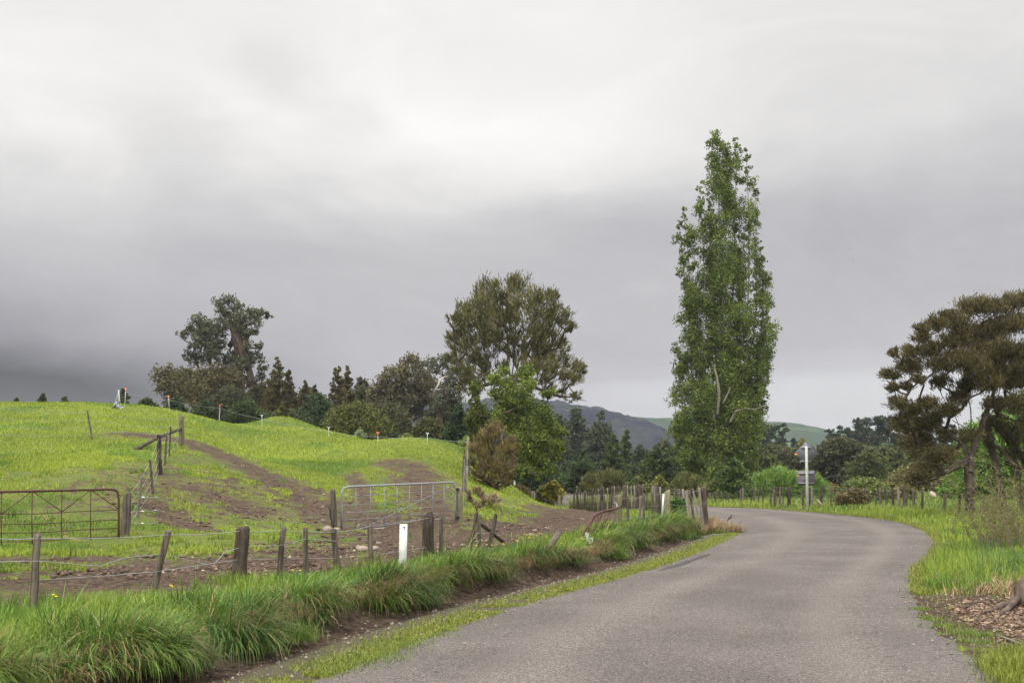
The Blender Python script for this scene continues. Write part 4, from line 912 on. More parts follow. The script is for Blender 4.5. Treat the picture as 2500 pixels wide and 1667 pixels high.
# shrubs along the back of the hill
for nm, lb, px, top, bot, w, Yt, c_, st in [
    ('belt_tree', 'brownish tree filling the gap between the spreading gum and first cypress', 632, 925, 1060, 90, 108, ((0.045,0.045,0.022),(0.12,0.11,0.05)), 'leafy'),
    ('belt_tree', 'brown green tree low behind the small brown cypresses', 755, 945, 1060, 120, 112, ((0.045,0.045,0.022),(0.12,0.105,0.045)), 'leafy'),
    ('belt_tree', 'dull green tree standing behind the big olive green bush', 890, 935, 1080, 110, 108, ((0.04,0.045,0.022),(0.11,0.115,0.05)), 'leafy'),
    ('belt_tree', 'dark tree filling in under the wide gum crown, left of its trunk', 950, 975, 1100, 120, 90, ((0.04,0.045,0.02),(0.11,0.11,0.045)), 'leafy'),
    ('belt_tree', 'dark tree filling in right of the wide gum trunk, under the grey gum', 1085, 965, 1105, 120, 98, ((0.035,0.045,0.022),(0.10,0.11,0.05)), 'leafy'),
    ('belt_tree', 'dark tree between the spreading gum and the skyline under the tall gum', 560, 940, 1050, 130, 100, ((0.035,0.04,0.02),(0.10,0.10,0.045)), 'leafy'),
    ('belt_tree', 'dark green tree low behind the slim olive tree', 1165, 1040, 1180, 110, 76, ((0.03,0.042,0.018),(0.09,0.11,0.045)), 'leafy'),
    ('dark_shrub', 'dark green shrub under the wide low gum on the skyline', 600, 972, 1050, 90, 84, ((0.024,0.038,0.015),(0.095,0.13,0.045)), 'frond'),
    ('dark_shrub', 'dark shrub on the skyline right under the tall gum', 500, 975, 1040, 60, 86, ((0.024,0.038,0.015),(0.09,0.12,0.045)), 'frond'),
    ('dark_shrub', 'dark shrub peeping over the hill near the second electric fence peg', 430, 965, 1040, 60, 86, ((0.024,0.038,0.015),(0.09,0.12,0.045)), 'frond'),
    ('olive_shrub', 'olive shrub in front of the first broad cypress', 690, 985, 1060, 50, 82, ((0.045,0.05,0.016),(0.14,0.14,0.04)), 'leafy'),
    ('blue_green_shrub', 'blue green shrub between the two broad cypresses', 775, 960, 1060, 90, 86, ((0.024,0.038,0.018),(0.085,0.13,0.06)), 'frond'),
    ('olive_bush', 'big olive green bush with yellowish tips behind the hill crest', 872, 980, 1085, 150, 78, ((0.040,0.050,0.014),(0.17,0.18,0.045)), 'leafy'),
    ('pale_shrub', 'pale silvery green shrub low against the crest under the olive bush', 878, 1045, 1085, 40, 64, ((0.12,0.17,0.08),(0.30,0.36,0.19)), 'leafy'),
    ('pale_shrub', 'low yellow green shrub below the wide gum near an electric fence peg', 990, 1055, 1090, 40, 62, ((0.09,0.11,0.03),(0.22,0.24,0.08)), 'leafy'),
    ('olive_bush', 'dark olive bush behind the crest right of the wide gum trunk', 1048, 1015, 1100, 95, 76, ((0.035,0.045,0.015),(0.13,0.13,0.045)), 'leafy'),
    ('blue_green_shrub', 'dark blue green layered shrub left of the slim olive tree', 1120, 985, 1105, 70, 72, ((0.022,0.036,0.018),(0.085,0.13,0.065)), 'frond'),
    ('dark_shrub', 'dark green shrub low on the skyline between gum trunks', 935, 1030, 1100, 80, 80, ((0.03,0.05,0.018),(0.09,0.12,0.05)), 'leafy'),
    ('dark_shrub', 'low dark shrub between olive bush and dark olive bush at the crest', 700, 1010, 1060, 120, 84, ((0.03,0.045,0.018),(0.09,0.11,0.04)), 'leafy'),
    ('skyline_bush', 'tiny dark bush at the far left of the skyline', 103, 957, 1000, 26, 90, ((0.035,0.05,0.02),(0.09,0.11,0.04)), 'leafy'),
    ('skyline_bush', 'tiny dark bush with a pointed top on the left skyline', 157, 966, 1000, 22, 88, ((0.035,0.05,0.02),(0.09,0.11,0.04)), 'leafy'),
    ('skyline_bush', 'tiny dark bush lowest at the left end of the skyline', 40, 972, 1000, 20, 90, ((0.035,0.05,0.02),(0.09,0.11,0.04)), 'leafy'),
    ('skyline_tree', 'small dark tree on the skyline directly behind the orange topped peg and reel', 302, 945, 1010, 36, 92, ((0.035,0.045,0.02),(0.09,0.09,0.04)), 'leafy'),
    ('skyline_bush', 'low dark bush on the skyline right of the reel', 358, 972, 1010, 50, 84, ((0.03,0.05,0.02),(0.09,0.12,0.05)), 'frond')]:
    tree(nm, lb, 'shrub' if 'tree' not in nm else 'tree', Yt, px, fill('dome', px, top, bot, w, 12 if w < 50 else 26, 0.22), st, c_, (6.5, 3.4), 2.8, trunk=0.07, extra=0, depth=0.6)

# trees in the middle distance, between hill and poplar
DG = ((0.022, 0.036, 0.013), (0.115, 0.150, 0.045))
for nm, lb, px, top, bot, w, Yt, c_, st, kd in [
    ('tall_hazy_tree', 'tall thin grey green tree in the haze right of the olive tree', 1405, 985, 1180, 90, 150, ((0.045,0.055,0.035),(0.10,0.115,0.07)), 'leafy', 'dome'),
    ('tall_hazy_tree', 'tall grey green tree with a broad head nearest the misty forested slope', 1465, 1003, 1190, 95, 145, ((0.04,0.055,0.03),(0.095,0.11,0.055)), 'leafy', 'dome'),
    ('tall_hazy_tree', 'grey tree standing just behind the right side of the bright green tree', 1365, 1000, 1190, 70, 130, ((0.045,0.06,0.035),(0.10,0.12,0.07)), 'leafy', 'dome'),
    ('dark_conifer', 'tall dark layered conifer in the middle of the belt', 1497, 1050, 1200, 95, 100, DG, 'frond', 'cone'),
    ('dark_conifer', 'narrow conifer with a pointed top right of the misty pair', 1528, 1038, 1190, 60, 125, DG, 'frond', 'cone'),
    ('dark_conifer', 'dark rounded conifer left of the tall layered one', 1418, 1100, 1200, 75, 90, ((0.028,0.045,0.020),(0.10,0.14,0.05)), 'frond', 'dome'),
    ('dark_conifer', 'large dark domed conifer left of the poplar', 1608, 1092, 1200, 100, 90, DG, 'frond', 'dome'),
    ('dark_conifer', 'dark conifer tucked against the left foot of the poplar', 1655, 1100, 1195, 60, 92, DG, 'frond', 'cone'),
    ('round_green_tree', 'olive tree with rounded top behind the domed conifer', 1622, 1070, 1160, 80, 120, ((0.05,0.06,0.03),(0.12,0.13,0.055)), 'leafy', 'dome'),
    ('round_green_tree', 'muted green tree in the gap under the green hill', 1560, 1085, 1190, 60, 115, ((0.045,0.06,0.03),(0.11,0.13,0.05)), 'leafy', 'dome'),
    ('round_green_tree', 'dark bush above the far end of the track road', 1395, 1150, 1195, 70, 92, ((0.03,0.06,0.025),(0.11,0.18,0.06)), 'frond', 'dome'),
    ('round_green_tree', 'dark bush over the road gap behind the yellow bush', 1350, 1140, 1195, 60, 100, ((0.03,0.055,0.025),(0.09,0.13,0.05)), 'leafy', 'dome'),
    ('round_green_tree', 'dark green mass behind the trunk of the bright green tree', 1290, 1120, 1200, 110, 84, ((0.025,0.04,0.018),(0.07,0.10,0.04)), 'leafy', 'dome'),
    ('round_green_tree', 'dark bush low on the far side of the hill foot', 1215, 1140, 1215, 80, 80, ((0.025,0.04,0.018),(0.07,0.10,0.04)), 'leafy', 'dome'),
    ('feathery_bush', 'feathery olive bush standing behind the left end of the dense fence', 1442, 1152, 1205, 52, 62, ((0.07,0.075,0.025),(0.20,0.20,0.075)), 'spiky', 'dome'),
    ('feathery_bush', 'rounded olive bush behind the dense fence right of the feathery one', 1490, 1147, 1205, 72, 64, ((0.06,0.07,0.025),(0.18,0.19,0.07)), 'spiky', 'round'),
    ('yellow_bush', 'yellow leaved bush beside the far strip of road', 1350, 1172, 1235, 48, 56, ((0.13,0.14,0.03),(0.46,0.40,0.06)), 'leafy', 'round'),
    ('yellow_bush', 'thin yellow green bush touching the left of the yellow leaved bush', 1325, 1185, 1235, 36, 57, ((0.12,0.13,0.04),(0.34,0.32,0.08)), 'leafy', 'round'),
    ('reed_bush', 'dry brown reedy bush at the foot of the bright green tree', 1265, 1185, 1225, 60, 53, ((0.12,0.10,0.05),(0.30,0.25,0.13)), 'spiky', 'dome'),
    ('scrub_bush', 'yellow green scrub bush behind the corner paddock posts', 1610, 1160, 1200, 40, 66, ((0.10,0.12,0.03),(0.28,0.30,0.07)), 'leafy', 'dome'),
    ('scrub_bush', 'low olive scrub between the dense fence and the domed conifer', 1560, 1165, 1205, 60, 66, ((0.06,0.075,0.025),(0.18,0.20,0.06)), 'leafy', 'dome'),
    ('scrub_bush', 'olive scrub under the left side of the poplar', 1680, 1155, 1215, 90, 68, ((0.07,0.085,0.03),(0.22,0.23,0.08)), 'spiky', 'dome'),
    ('scrub_bush', 'rank olive weeds right under the poplar trunk', 1745, 1175, 1225, 80, 66, ((0.07,0.09,0.03),(0.24,0.25,0.08)), 'spiky', 'dome'),
    ('layered_shrub', 'dark layered shrub with pale green tips at the right foot of the poplar', 1790, 1118, 1220, 90, 64, ((0.028,0.050,0.016),(0.15,0.21,0.055)), 'frond', 'dome'),
    ('light_green_bush', 'soft light green willow bush behind the fence left of the road sign', 1900, 1142, 1225, 125, 70, ((0.12,0.20,0.04),(0.25,0.37,0.09)), 'spiky', 'dome'),
    ('light_green_bush', 'light green bush half hidden behind the lower sign plate', 1975, 1150, 1225, 90, 72, ((0.12,0.20,0.04),(0.24,0.36,0.085)), 'spiky', 'dome'),
    ('light_green_bush', 'small light green bush touching the layered shrub', 1855, 1158, 1225, 70, 69, ((0.11,0.18,0.035),(0.24,0.35,0.08)), 'spiky', 'dome'),
    ('corner_shrub', 'small glossy dark green shrub growing among the leaning posts at the bend', 1655, 1212, 1270, 42, 32.5, ((0.03,0.06,0.018),(0.10,0.20,0.045)), 'leafy', 'round'),
    ('bramble', 'sprawling green bramble mound along the fence right of the sign', 2110, 1165, 1225, 110, 56, ((0.05,0.075,0.02),(0.19,0.22,0.06)), 'leafy', 'dome'),
    ('bramble', 'bramble mound with rusty tips running behind the fence towards the big tree', 2180, 1180, 1225, 100, 60, ((0.06,0.075,0.022),(0.22,0.20,0.06)), 'leafy', 'dome'),
    ('bramble', 'brown twiggy bramble in front of the fence between two pale posts', 2085, 1190, 1238, 80, 50, ((0.08,0.06,0.03),(0.21,0.17,0.07)), 'leafy', 'dome'),
    ('bramble', 'russet low scrub right behind the square sign plate', 2025, 1178, 1215, 60, 75, ((0.09,0.08,0.03),(0.26,0.22,0.08)), 'leafy', 'dome'),
    ('bramble', 'long russet hedge at the far side of the right paddock', 2260, 1172, 1200, 150, 95, ((0.08,0.08,0.03),(0.23,0.21,0.08)), 'leafy', 'dome')]:
    cat_ = 'tree' if ('tree' in nm or 'conifer' in nm) else 'bush'
    sz = {'spiky': (10, 1.7), 'leafy': (6, 4), 'frond': (8, 3.2)}[st]
    n = 44 if kd == 'cone' else 32
    tree(nm, lb, cat_, Yt, px, fill(kd, px, top, bot, w, n, 0.19 if kd != 'cone' else 0.15), st, c_, sz, 2.8 if st != 'spiky' else 2.6, trunk=0.02 * w * mpp(Yt), extra=0, depth=0.65, droop=0.35 if st == 'frond' else 0, hollow=0.4)

# belt of dark bushy trees behind the right fence: four built, the rest copied
def copy_tree(root, loc, rz, scl, label=None):
    c = root.copy(); COL.objects.link(c); c.location = loc; c.rotation_euler = (0, 0, rz); c.scale = scl
    if label: c['label'] = label
    for ch in root.children:
        d = ch.copy(); COL.objects.link(d); d.parent = c
    return c
belt = []
for k, (px, c_) in enumerate([(2150, ((0.024,0.036,0.012),(0.135,0.155,0.045))), (2090, ((0.026,0.038,0.012),(0.15,0.17,0.05))), (2230, ((0.035,0.038,0.018),(0.10,0.105,0.045))), (2010, ((0.025,0.042,0.018),(0.11,0.15,0.06)))]):
    belt.append(tree('bushy_tree', 'dark green bushy tree in the belt beyond the right paddock', 'tree', 120, px, fill('dome', px, 1098, 1212, 110, 34, 0.19, seed=k + 5), 'frond', c_, (7, 3.6), 3.0, trunk=0.2, extra=0, depth=0.9, droop=0.25, hollow=0.4, group='dark bushy trees in the belt beyond the right paddock'))
spots = [(1850,112,1.0),(1885,125,1.05),(1925,118,1.0),(1960,135,1.15),(2000,122,.95),(2040,140,1.25),(2060,112,1.1),(2085,128,1.0),(2120,105,1.0),(2130,140,1.3),(2165,118,1.15),(2190,132,1.25),(2215,108,.9),(2240,140,1.35),(2265,120,1.0),
         (2290,135,1.2),(2320,118,1.0),(2350,130,1.15),(2400,125,1.2),(2450,135,1.3),(2500,125,1.2),(1835,135,1.1),(1905,145,1.2),(1980,150,1.25),(2550,130,1.2),(1700,140,1.1),(1660,150,1.1),(1590,150,1.0),(1330,130,1.1),(1250,125,1.3),(1180,130,1.2)]
for k, (px, Y_, s) in enumerate(spots):
    x_ = P(px, 1160, Y_)[0]; s = s * R.uniform(0.95, 1.2)
    if k < 4:
        belt[k].location = (x_, Y_, 0); belt[k].rotation_euler = (0, 0, R.random() * 6.28); belt[k].scale = (s, s, s)
    else: copy_tree(belt[k % 4], (x_, Y_, 0), R.random() * 6.28, (s * R.uniform(.9, 1.15), s * R.uniform(.9, 1.15), s))
# hazy pines
def pine(px, top, Yt, w, label, grp):
    fr = lambda: R.uniform(-1, 1)
    B_ = []; h = 1175 - top
    for q in range(16):
        v = q / 15; hw = w * 0.5 * (0.25 + 0.9 * math.sin(min(1, v * 1.15 + 0.12) * math.pi) ** 0.8 if v < 0.95 else 0.3); r = w * 0.15 * R.uniform(0.7, 1.15)
        B_.append((px + fr() * hw * 0.8, top + r * 0.6 + v * h * 0.52, r, 0.6))
    return tree('pine_tree', label, 'tree', Yt, px, B_, 'frond', ((0.022, 0.034, 0.024), (0.065, 0.085, 0.055)), (6, 2.6), 2.0, trunk=0.22, extra=0, depth=0.9, droop=-0.3, hollow=0.2, group=grp, crownname='crown')
pA = [pine(1870, 1034, 190, 44, 'hazy pine in the row behind the poplar, left of the road sign', 'pines behind the poplar'), pine(1893, 1042, 185, 40, 'hazy pine in the row behind the poplar, left of the road sign', 'pines behind the poplar')]
for px, Y_, s in [(1850,195,.85),(1882,200,1.0),(1912,180,.95),(1935,185,.78),(1950,200,.75),(1862,205,1.05),(1832,190,.7),(1815,200,.75)]:
    copy_tree(pA[int(px) % 2], (P(px, 1160, Y_)[0], Y_, 0), R.random() * 6.28, (s, s, s * R.uniform(.95, 1.05)))
lbB = 'dark hazy pine in the tall stand between the road sign and the large tree'
pB = [pine(2100, 1024, 175, 54, lbB, 'pines in the stand right of the sign'), pine(2145, 1018, 172, 56, lbB, 'pines in the stand right of the sign'), pine(2060, 1040, 180, 50, lbB, 'pines in the stand right of the sign')]
for px, Y_, s in [(1985,185,.55),(2005,180,.62),(2022,188,.75),(2040,176,.85),(2075,190,1.0),(2085,170,.85),(2118,185,1.08),(2130,168,.9),(2160,186,1.12),(2175,172,1.0),(2195,180,1.05),(2215,170,.95),(2235,185,1.0),(2260,176,.95),(2290,182,1.0),(2330,180,1.0),(2052,182,.8),(2105,172,.8),(2150,178,.85),(2185,176,.8),(2380,185,1.0),(2430,185,1.0)]:
    copy_tree(pB[int(px) % 3], (P(px, 1160, Y_)[0], Y_, 0), R.random() * 6.28, (s, s, s * R.uniform(.95, 1.05)))
tree('autumn_tree', 'small pale yellow tree in the gap behind the diamond sign plate', 'tree', 190, 1958, fill('dome', 1958, 1066, 1100, 22, 8, 0.25), 'leafy', ((0.16,0.15,0.05),(0.38,0.34,0.10)), (5, 3.5), 2.0, trunk=0.1, extra=0)

# scraggly scrub at the right edge: many thin upright stems with sparse young leaves
Ys = 21.0; root = empty('scrub', (P(2480, 1160, Ys)[0], Ys, gz(P(2480, 1160, Ys)[0], Ys)), label='scraggly scrub of thin bare stems and yellow leaves at the right edge', cat='bush')
st = MB(); lc = []; la = []
for k in range(72):
    bx = P(R.uniform(2435, 2640), 1160, Ys)[0]; by = Ys + R.uniform(-1.2, 3); bz = gz(bx, by); hh = R.uniform(0.7, 2.0); lean = R.uniform(-0.55, 0.25) * hh
    if R.random() < .4: hh *= .6
    pts = [np.array([bx, by, bz - .05])]
    for q in range(1, 6):
        f = q / 5; pts.append(np.array([bx + lean * f**1.4 + R.normal(0, .03), by + R.normal(0, .03), bz + hh * f]))
    st.tube(pts, np.linspace(0.011, 0.004, 6), 4, False)
    for q in range(2, 6):
        for _ in range(3):
            e = pts[q] + np.array([R.normal(-.05, .18), R.normal(0, .18), R.uniform(0.02, .25)]); st.tube([pts[q], e], [0.005, 0.003], 3, False)
            m = 12; f = R.random(m)[:, None]; lc.append(pts[q] * (1 - f) + e * f + R.standard_normal((m, 3)) * 0.03); la.append(unit(R.standard_normal((m, 3)) + np.array([0, 0, .6])))
st.build('stems', plain_mat('twig_grey_brown', (0.20, 0.155, 0.115), 0.9, col2=(0.10, 0.07, 0.05)), root)
lc = np.concatenate(lc); la = np.concatenate(la); n = len(lc)
v, f, c = leaves(lc, la, 0.03 + 0.03 * R.random(n), 0.012 + 0.01 * R.random(n), lerp((0.06, 0.08, 0.02), (0.24, 0.26, 0.05), R.random(n)))
mesh_np('leaves', v, [f], M['leaf'], root, cols=c)
# low dry bush beside the leaning posts
tree('dry_bush', 'small dry brown bush behind the leaning posts near the silver gate', 'bush', 30, 1163, [(1163,1235,9),(1150,1218,10),(1175,1212,10),(1160,1200,8),(1180,1228,8),(1146,1205,6),(1170,1196,5)], 'spiky', ((0.10,0.065,0.04),(0.26,0.18,0.11)), (13, 1.0), 0.55, trunk=0.025, extra=3)
tree('dry_bush', 'tuft of pale dry twigs on the grassy bank right of the fence posts', 'bush', 36, 1200, fill('dome', 1200, 1205, 1235, 60, 8, 0.2), 'spiky', ((0.20,0.16,0.09),(0.42,0.34,0.22)), (9, 1.2), 0.5, trunk=0.02, extra=0)
tree('sapling', 'pale yellow green sapling growing round the top of the hill fence post', 'shrub', 45, 1135, [(1128,1080,8),(1137,1072,8),(1140,1085,8),(1134,1095,6)], 'leafy', ((0.14,0.2,0.04),(0.34,0.42,0.12)), (5, 3), 1.2, trunk=0.02, extra=0)

# ------------------------------------------------------------------ fences, posts and wires
def post_geom(base, top, w, sides=9, rough=0.10, flat=False):
    b = MB(); base = np.array(base, float); top = np.array(top, float); d = top - base; r = w / 2
    lo = base - unit(d) * 0.25
    ks = np.array([0, 0.25, 0.5, 0.75, 0.97, 1.0]); pts = lo + (top - lo) * ks[:, None]
    pts[1:5] += R.standard_normal((4, 3)) * r * 0.10
    rr = r * np.array([1.08, 1.05, 1.02, 0.99, 0.96, 0.84])
    b.tube(pts, rr, 5 if flat else sides, True, rough)
    return b
def add_post(parent, px0, py0, px1, py1, w_px, Y, mat='post', name='fence_post', flat=None, label=None):
    """foot at photo column px0 on the ground at distance Y (py0 only used when Y is None), top at (px1, py1)"""
    if Y is None: g0 = ground(px0, py0, 8, 75); Y = g0[1]
    x0 = P(px0, py0, Y)[0]; z0 = gz(x0, Y); top = P(px1, py1, Y)
    if flat is None: flat = w_px * mpp(Y) < 0.085
    b = post_geom((x0, Y, z0), top, w_px * mpp(Y), flat=flat)
    o = b.build(name, M[mat], parent, origin=(x0, Y, z0))
    if label: o['label'] = label
    return np.array([x0, Y, z0]), top
def add_wire(parent, pts, r=0.003, sag=0.02, mat='wire'):
    P_ = []
    for a, b in zip(pts[:-1], pts[1:]):
        for f in (0, .33, .66): P_.append(a * (1 - f) + b * f - np.array([0, 0, sag * 4 * f * (1 - f)]))
    P_.append(pts[-1]); b = MB(); b.tube(P_, r, 4, False); b.build('wire', M[mat], parent, origin=P_[0])
def fence(name, label, posts, fr=(0.93, 0.7, 0.45, 0.22), wr=0.003, loc=None, sag=0.02, wires=True, grp=None):
    """posts: (px0, py0, px1, py1, w, Y[, mat])"""
    p0 = posts[0]; x0 = P(p0[0], 1160, p0[5] or 30)[0]
    Y0 = p0[5] if p0[5] is not None else ground(p0[0], p0[1], 8, 75)[1]; x0 = P(p0[0], 1160, Y0)[0]
    root = empty(name, (x0, Y0, gz(x0, Y0)), label=label, cat='fence', group=grp); ends = []
    for p in posts:
        ends.append(add_post(root, *p[:6], mat=p[6] if len(p) > 6 else 'post'))
    if wires:
        for f in fr:
            pts = [b * (1 - f) + t * f - np.array([0, 0.06, 0]) for b, t in ends]
            add_wire(root, pts, wr, sag)
    return root, ends

near = [(85,1423,92,1302,18,11.3),(371,1476,411,1295,16,12.9),(585,1431,592,1287,32,14.2,'post_dark'),(679,1430,692,1285,14,14.9),(749,1390,746,1287,12,15.5),
        (826,1368,816,1291,14,16.2),(908,1380,902,1278,12,17.0),(1048,1362,1048,1257,24,18.7,'post_dark'),(1076,1370,1078,1259,10,19.2)]
rf, endsN = fence('roadside_fence', 'old leaning post and wire fence along the grassy bank in the foreground', near, fr=(0.94,), wr=0.0045)
p0 = P(-60, 1308, 10.8); pts = [p0] + [b * .06 + t * .94 - np.array([0, .05, 0]) for b, t in endsN]
add_wire(rf, [p0, pts[1]], 0.0045)
lw = [P(-60, 1372, 10.9), P(92, 1369, 11.25), P(245, 1382, 12.0), P(300, 1362, 12.4), P(392, 1352, 12.85), P(520, 1380, 13.7), P(550, 1345, 13.95), P(592, 1335, 14.15), P(690, 1330, 14.85), P(746, 1315, 15.45), P(820, 1320, 16.1)]
add_wire(rf, lw, 0.004, 0.0)
lw = [P(95, 1415, 11.3), P(260, 1405, 12.1), P(380, 1395, 12.8), P(585, 1365, 14.15), P(823, 1362, 16.2), P(905, 1355, 17), P(1048, 1335, 18.7), P(1076, 1325, 19.2)]
add_wire(rf, lw, 0.004, 0.0)
add_post(rf, 1034, 1355, 1034, 1258, 8, 18.9, 'post_dark')
rl, e2 = fence('broken_fence', 'loose leaning posts at the end of the roadside fence before the fallen gate', [(1146,1352,1163.5,1250,10,20.4),(1171.5,1345,1169,1256,9,20.7),(1194,1330,1211.5,1254,10,21.3)], fr=(0.5,), wr=0.003)
b = MB(); b.tube([P(1173, 1277, 20.9), P(1200, 1299, 21.6), P(1228, 1322, 22.0)], [0.05, 0.045, 0.045], 6, True, 0.1)
tag(b.build('fence_rail', M['post']), 'dark fallen rail lying slantwise behind the leaning posts', 'rail')

# road edge fence from the fallen gate to the corner
f2, _ = fence('corner_fence', 'uneven roadside fence in long grass running to the big corner strainer at the bend',
  [(1509,1256,1508,1209,18,27,'post_green'),(1532,1250,1533,1211,6.5,27.6),(1561,1248,1563.5,1209,6.5,28.2,'post_pale'),(1571.5,1250,1572,1205,6.5,28.6),
   (1593,1262,1593,1202,6,29.1,'post'),(1608,1262,1608,1202,8,29.5,'post'),(1628,1262,1628.5,1197,14,30.1,'post_green'),
   (1683.6,1262,1674,1198,5.5,32.0,'post_pale'),(1698,1268,1683,1196,6,32.3,'post'),(1717.6,1284,1706,1190,5.5,32.9,'post_pale'),(1722.5,1283,1716.5,1189,17,33.1,'post_dark')], fr=(0.95, .62, .35), wr=0.0035)
b = MB(); b.tube([P(1616, 1268, 29.8), P(1620, 1205, 29.8)], 0.028, 8)
tag(b.build('metal_pipe', M['plastic']), 'pale metal pipe stake standing left of the mossy strainer', 'pipe')
f3, _ = fence('side_fence', 'row of pale battens leaning outward behind the big corner strainer',
  [(1706.7,1242,1691,1192,5.5,39,'post_pale'),(1684,1240,1677,1195,4.5,38,'post_pale'),(1674,1240,1667,1194,6,38.5,'post_pale'),(1663,1234,1658.5,1193,4.5,40,'post_pale'),(1659,1232,1655,1193,6,41.5),(1646,1232,1646.7,1191,6,43,'post')], fr=(0.9,.6,.3))
back = [(1402,1228,1402,1203,4.5,45.5,'post_dark'),(1410,1228,1410,1190,5.5,45.4,'post_dark')]
for px, py, w, mt in [(1417,1197,1.8,'post'),(1423,1200,1.8,'post'),(1428,1197,5,'post_dark'),(1434,1198,2,'post'),(1440,1199,2,'post'),(1447.5,1194,6,'post_dark'),(1454,1196,2,'post'),(1460,1193,3,'post_pale'),(1464.5,1190,2,'post'),
    (1470,1191,7,'post_dark'),(1476,1191,2.2,'post'),(1483.5,1190,3,'post_pale'),(1488,1188,2,'post'),(1494,1186,7,'post_dark'),(1499.5,1187,3,'post_pale'),(1504,1186,2.2,'post'),(1509.5,1183,3.2,'post_dark'),(1515,1186,2.2,'post'),
    (1524,1184,9,'post_dark'),(1531.5,1184,4,'post_pale'),(1541,1184.5,3.4,'post_pale'),(1548.5,1184,4.4,'post_pale'),(1552.5,1184,2.2,'post'),(1560.5,1183,9.5,'post_dark'),(1568,1184,3,'post'),(1580.5,1184.5,3.2,'post_dark'),
    (1594,1184.5,4.2,'post_pale'),(1598.5,1187,3,'post_pale'),(1602,1186,3,'post_pale'),(1606.5,1184,7.5,'post_dark'),(1612,1188,4.5,'post_pale'),(1624,1188,3,'post'),(1634,1190,4,'post')]:
    back.append((px + R.uniform(-2.2, 2.2) if w < 5 else px, 1228, px, py, w, 45.5 - (px > 1610) * 0.8 + R.uniform(-.1, .1), mt))
f4, _ = fence('dense_fence', 'dense fence of many close battens and dark posts behind the muddy farm track', back, fr=(0.94, .72, .5, .28))
# fence down the left side of the far road
lf = []
for k in range(17):
    t = k / 16; px = 1296 + t * 36; Y_ = 78 * (1 - t) + 54 * t; lf.append((px + R.uniform(-1.5, 1.5), 1228, px, 1197 + 20 * t**1.3 + R.uniform(-1, 1), R.uniform(1.8, 3.0), Y_, 'post_pale' if k % 3 else 'post'))
lf += [(1332,1240,1330.5,1218,7,53.5,'post_dark'),(1353,1240,1352,1222,4,52.5),(1358,1240,1357,1223,3.4,52.4),(1365,1239,1365.5,1209,5.5,52.3,'post_pale'),(1371,1239,1371,1208,3.5,52.2,'post_dark')]
fence('track_fence', 'tumbledown weathered fence beside the yellow bush and the far strip of road', lf, fr=(0.9, .5), sag=0.03)
ff = [(px, 1200, px + R.uniform(-.8, .8), 1185 + R.uniform(-1, 1.2), 2.0, 100 - (px - 1378) * .35, 'post_pale' if k % 2 else 'post') for k, px in enumerate(range(1376, 1414, 3))]
fence('far_fence', 'small distant paling fence along the far side of the road beyond the gap', ff, fr=(0.95,), wr=0.03)
# the hill fences
hill = [(306,1325,311,1204.5,21,20.4,'post'),(336,1263,345,1163,6,None,'post_pale'),(373,1207,366,1122,5.5,None,'post_dark'),(389.6,1157,389,1061,11.5,None,'post_dark'),(402,1135,407,1062,5,None,'post'),(413,1114,416.7,1041,4.5,None,'post'),(442,1091,443.6,1014,11.5,None,'post_green')]
hf, eh = fence('hill_fence', 'post and wire fence climbing the grassy slope from the rusty gate', hill, fr=(0.9, .62, .35, .12), wr=0.0045)
b = MB(); a0 = eh[-1][1] + (eh[-1][0] - eh[-1][1]) * 0.42; g1 = ground(331, 1098)
b.tube([a0, a0 * .5 + g1 * .5 + np.array([0, 0, .08]), g1], [0.06, 0.065, 0.07], 7, True, .1); b.build('brace_rail', M['post'], hf, origin=g1)
for (px, py, m_) in [(350,1214,'white'),(380,1214,'galv'),(347,1248,'white'),(380,1246,'galv'),(348,1277.5,'white'),(377,1277.5,'signback')]:
    b = MB(); c_ = P(px, py, 20.8); b.blob(c_, (0.040, 0.03, 0.018), 8, 5, 0.02)
    if m_ != 'white': b.box(c_ + [0.03, 0, 0.005], [0.03, 0, 0], [0, .012, 0], [0, 0, .01])
    b.build('insulator', M[m_], hf, origin=c_)
for py, py2 in ((1206, 1214), (1248, 1247), (1276, 1277.5)):
    add_wire(hf, [P(318, py, 20.6), P(350, py2, 20.8), P(380, py2, 20.8)], 0.003, 0.0)
lh = [(226,1071.5,212.8,1001,5,None,'post'),(-60,1068,-66,985,6,None,'post')]
h2, e2 = fence('slope_fence', 'slack wire fence with one thin leaning post on the left slope', lh, fr=(0.93,), wr=0.004)
top442 = eh[-1]
for f in (0.9, .65, .4, .15):
    a, b_ = e2[0], e2[1]; add_wire(h2, [top442[0] * (1-f) + top442[1] * f, a[0] * (1-f) + a[1] * f, b_[0] * (1-f) + b_[1] * f], 0.0035, 0.1)
rt = [(1132,1228,1133,1154,4,34,'post_pale'),(1133,1184,1134.5,1111,8,38,'post'),(1139,1206,1138,1148,2.6,36,'post_pale'),(1143,1135,1142.5,1068,7.5,44,'post_pale')]
fence('hill_side_fence', 'tall old posts standing one behind another up the slope beside the brown bush', rt, fr=(.9, .6, .3), wr=0.004)
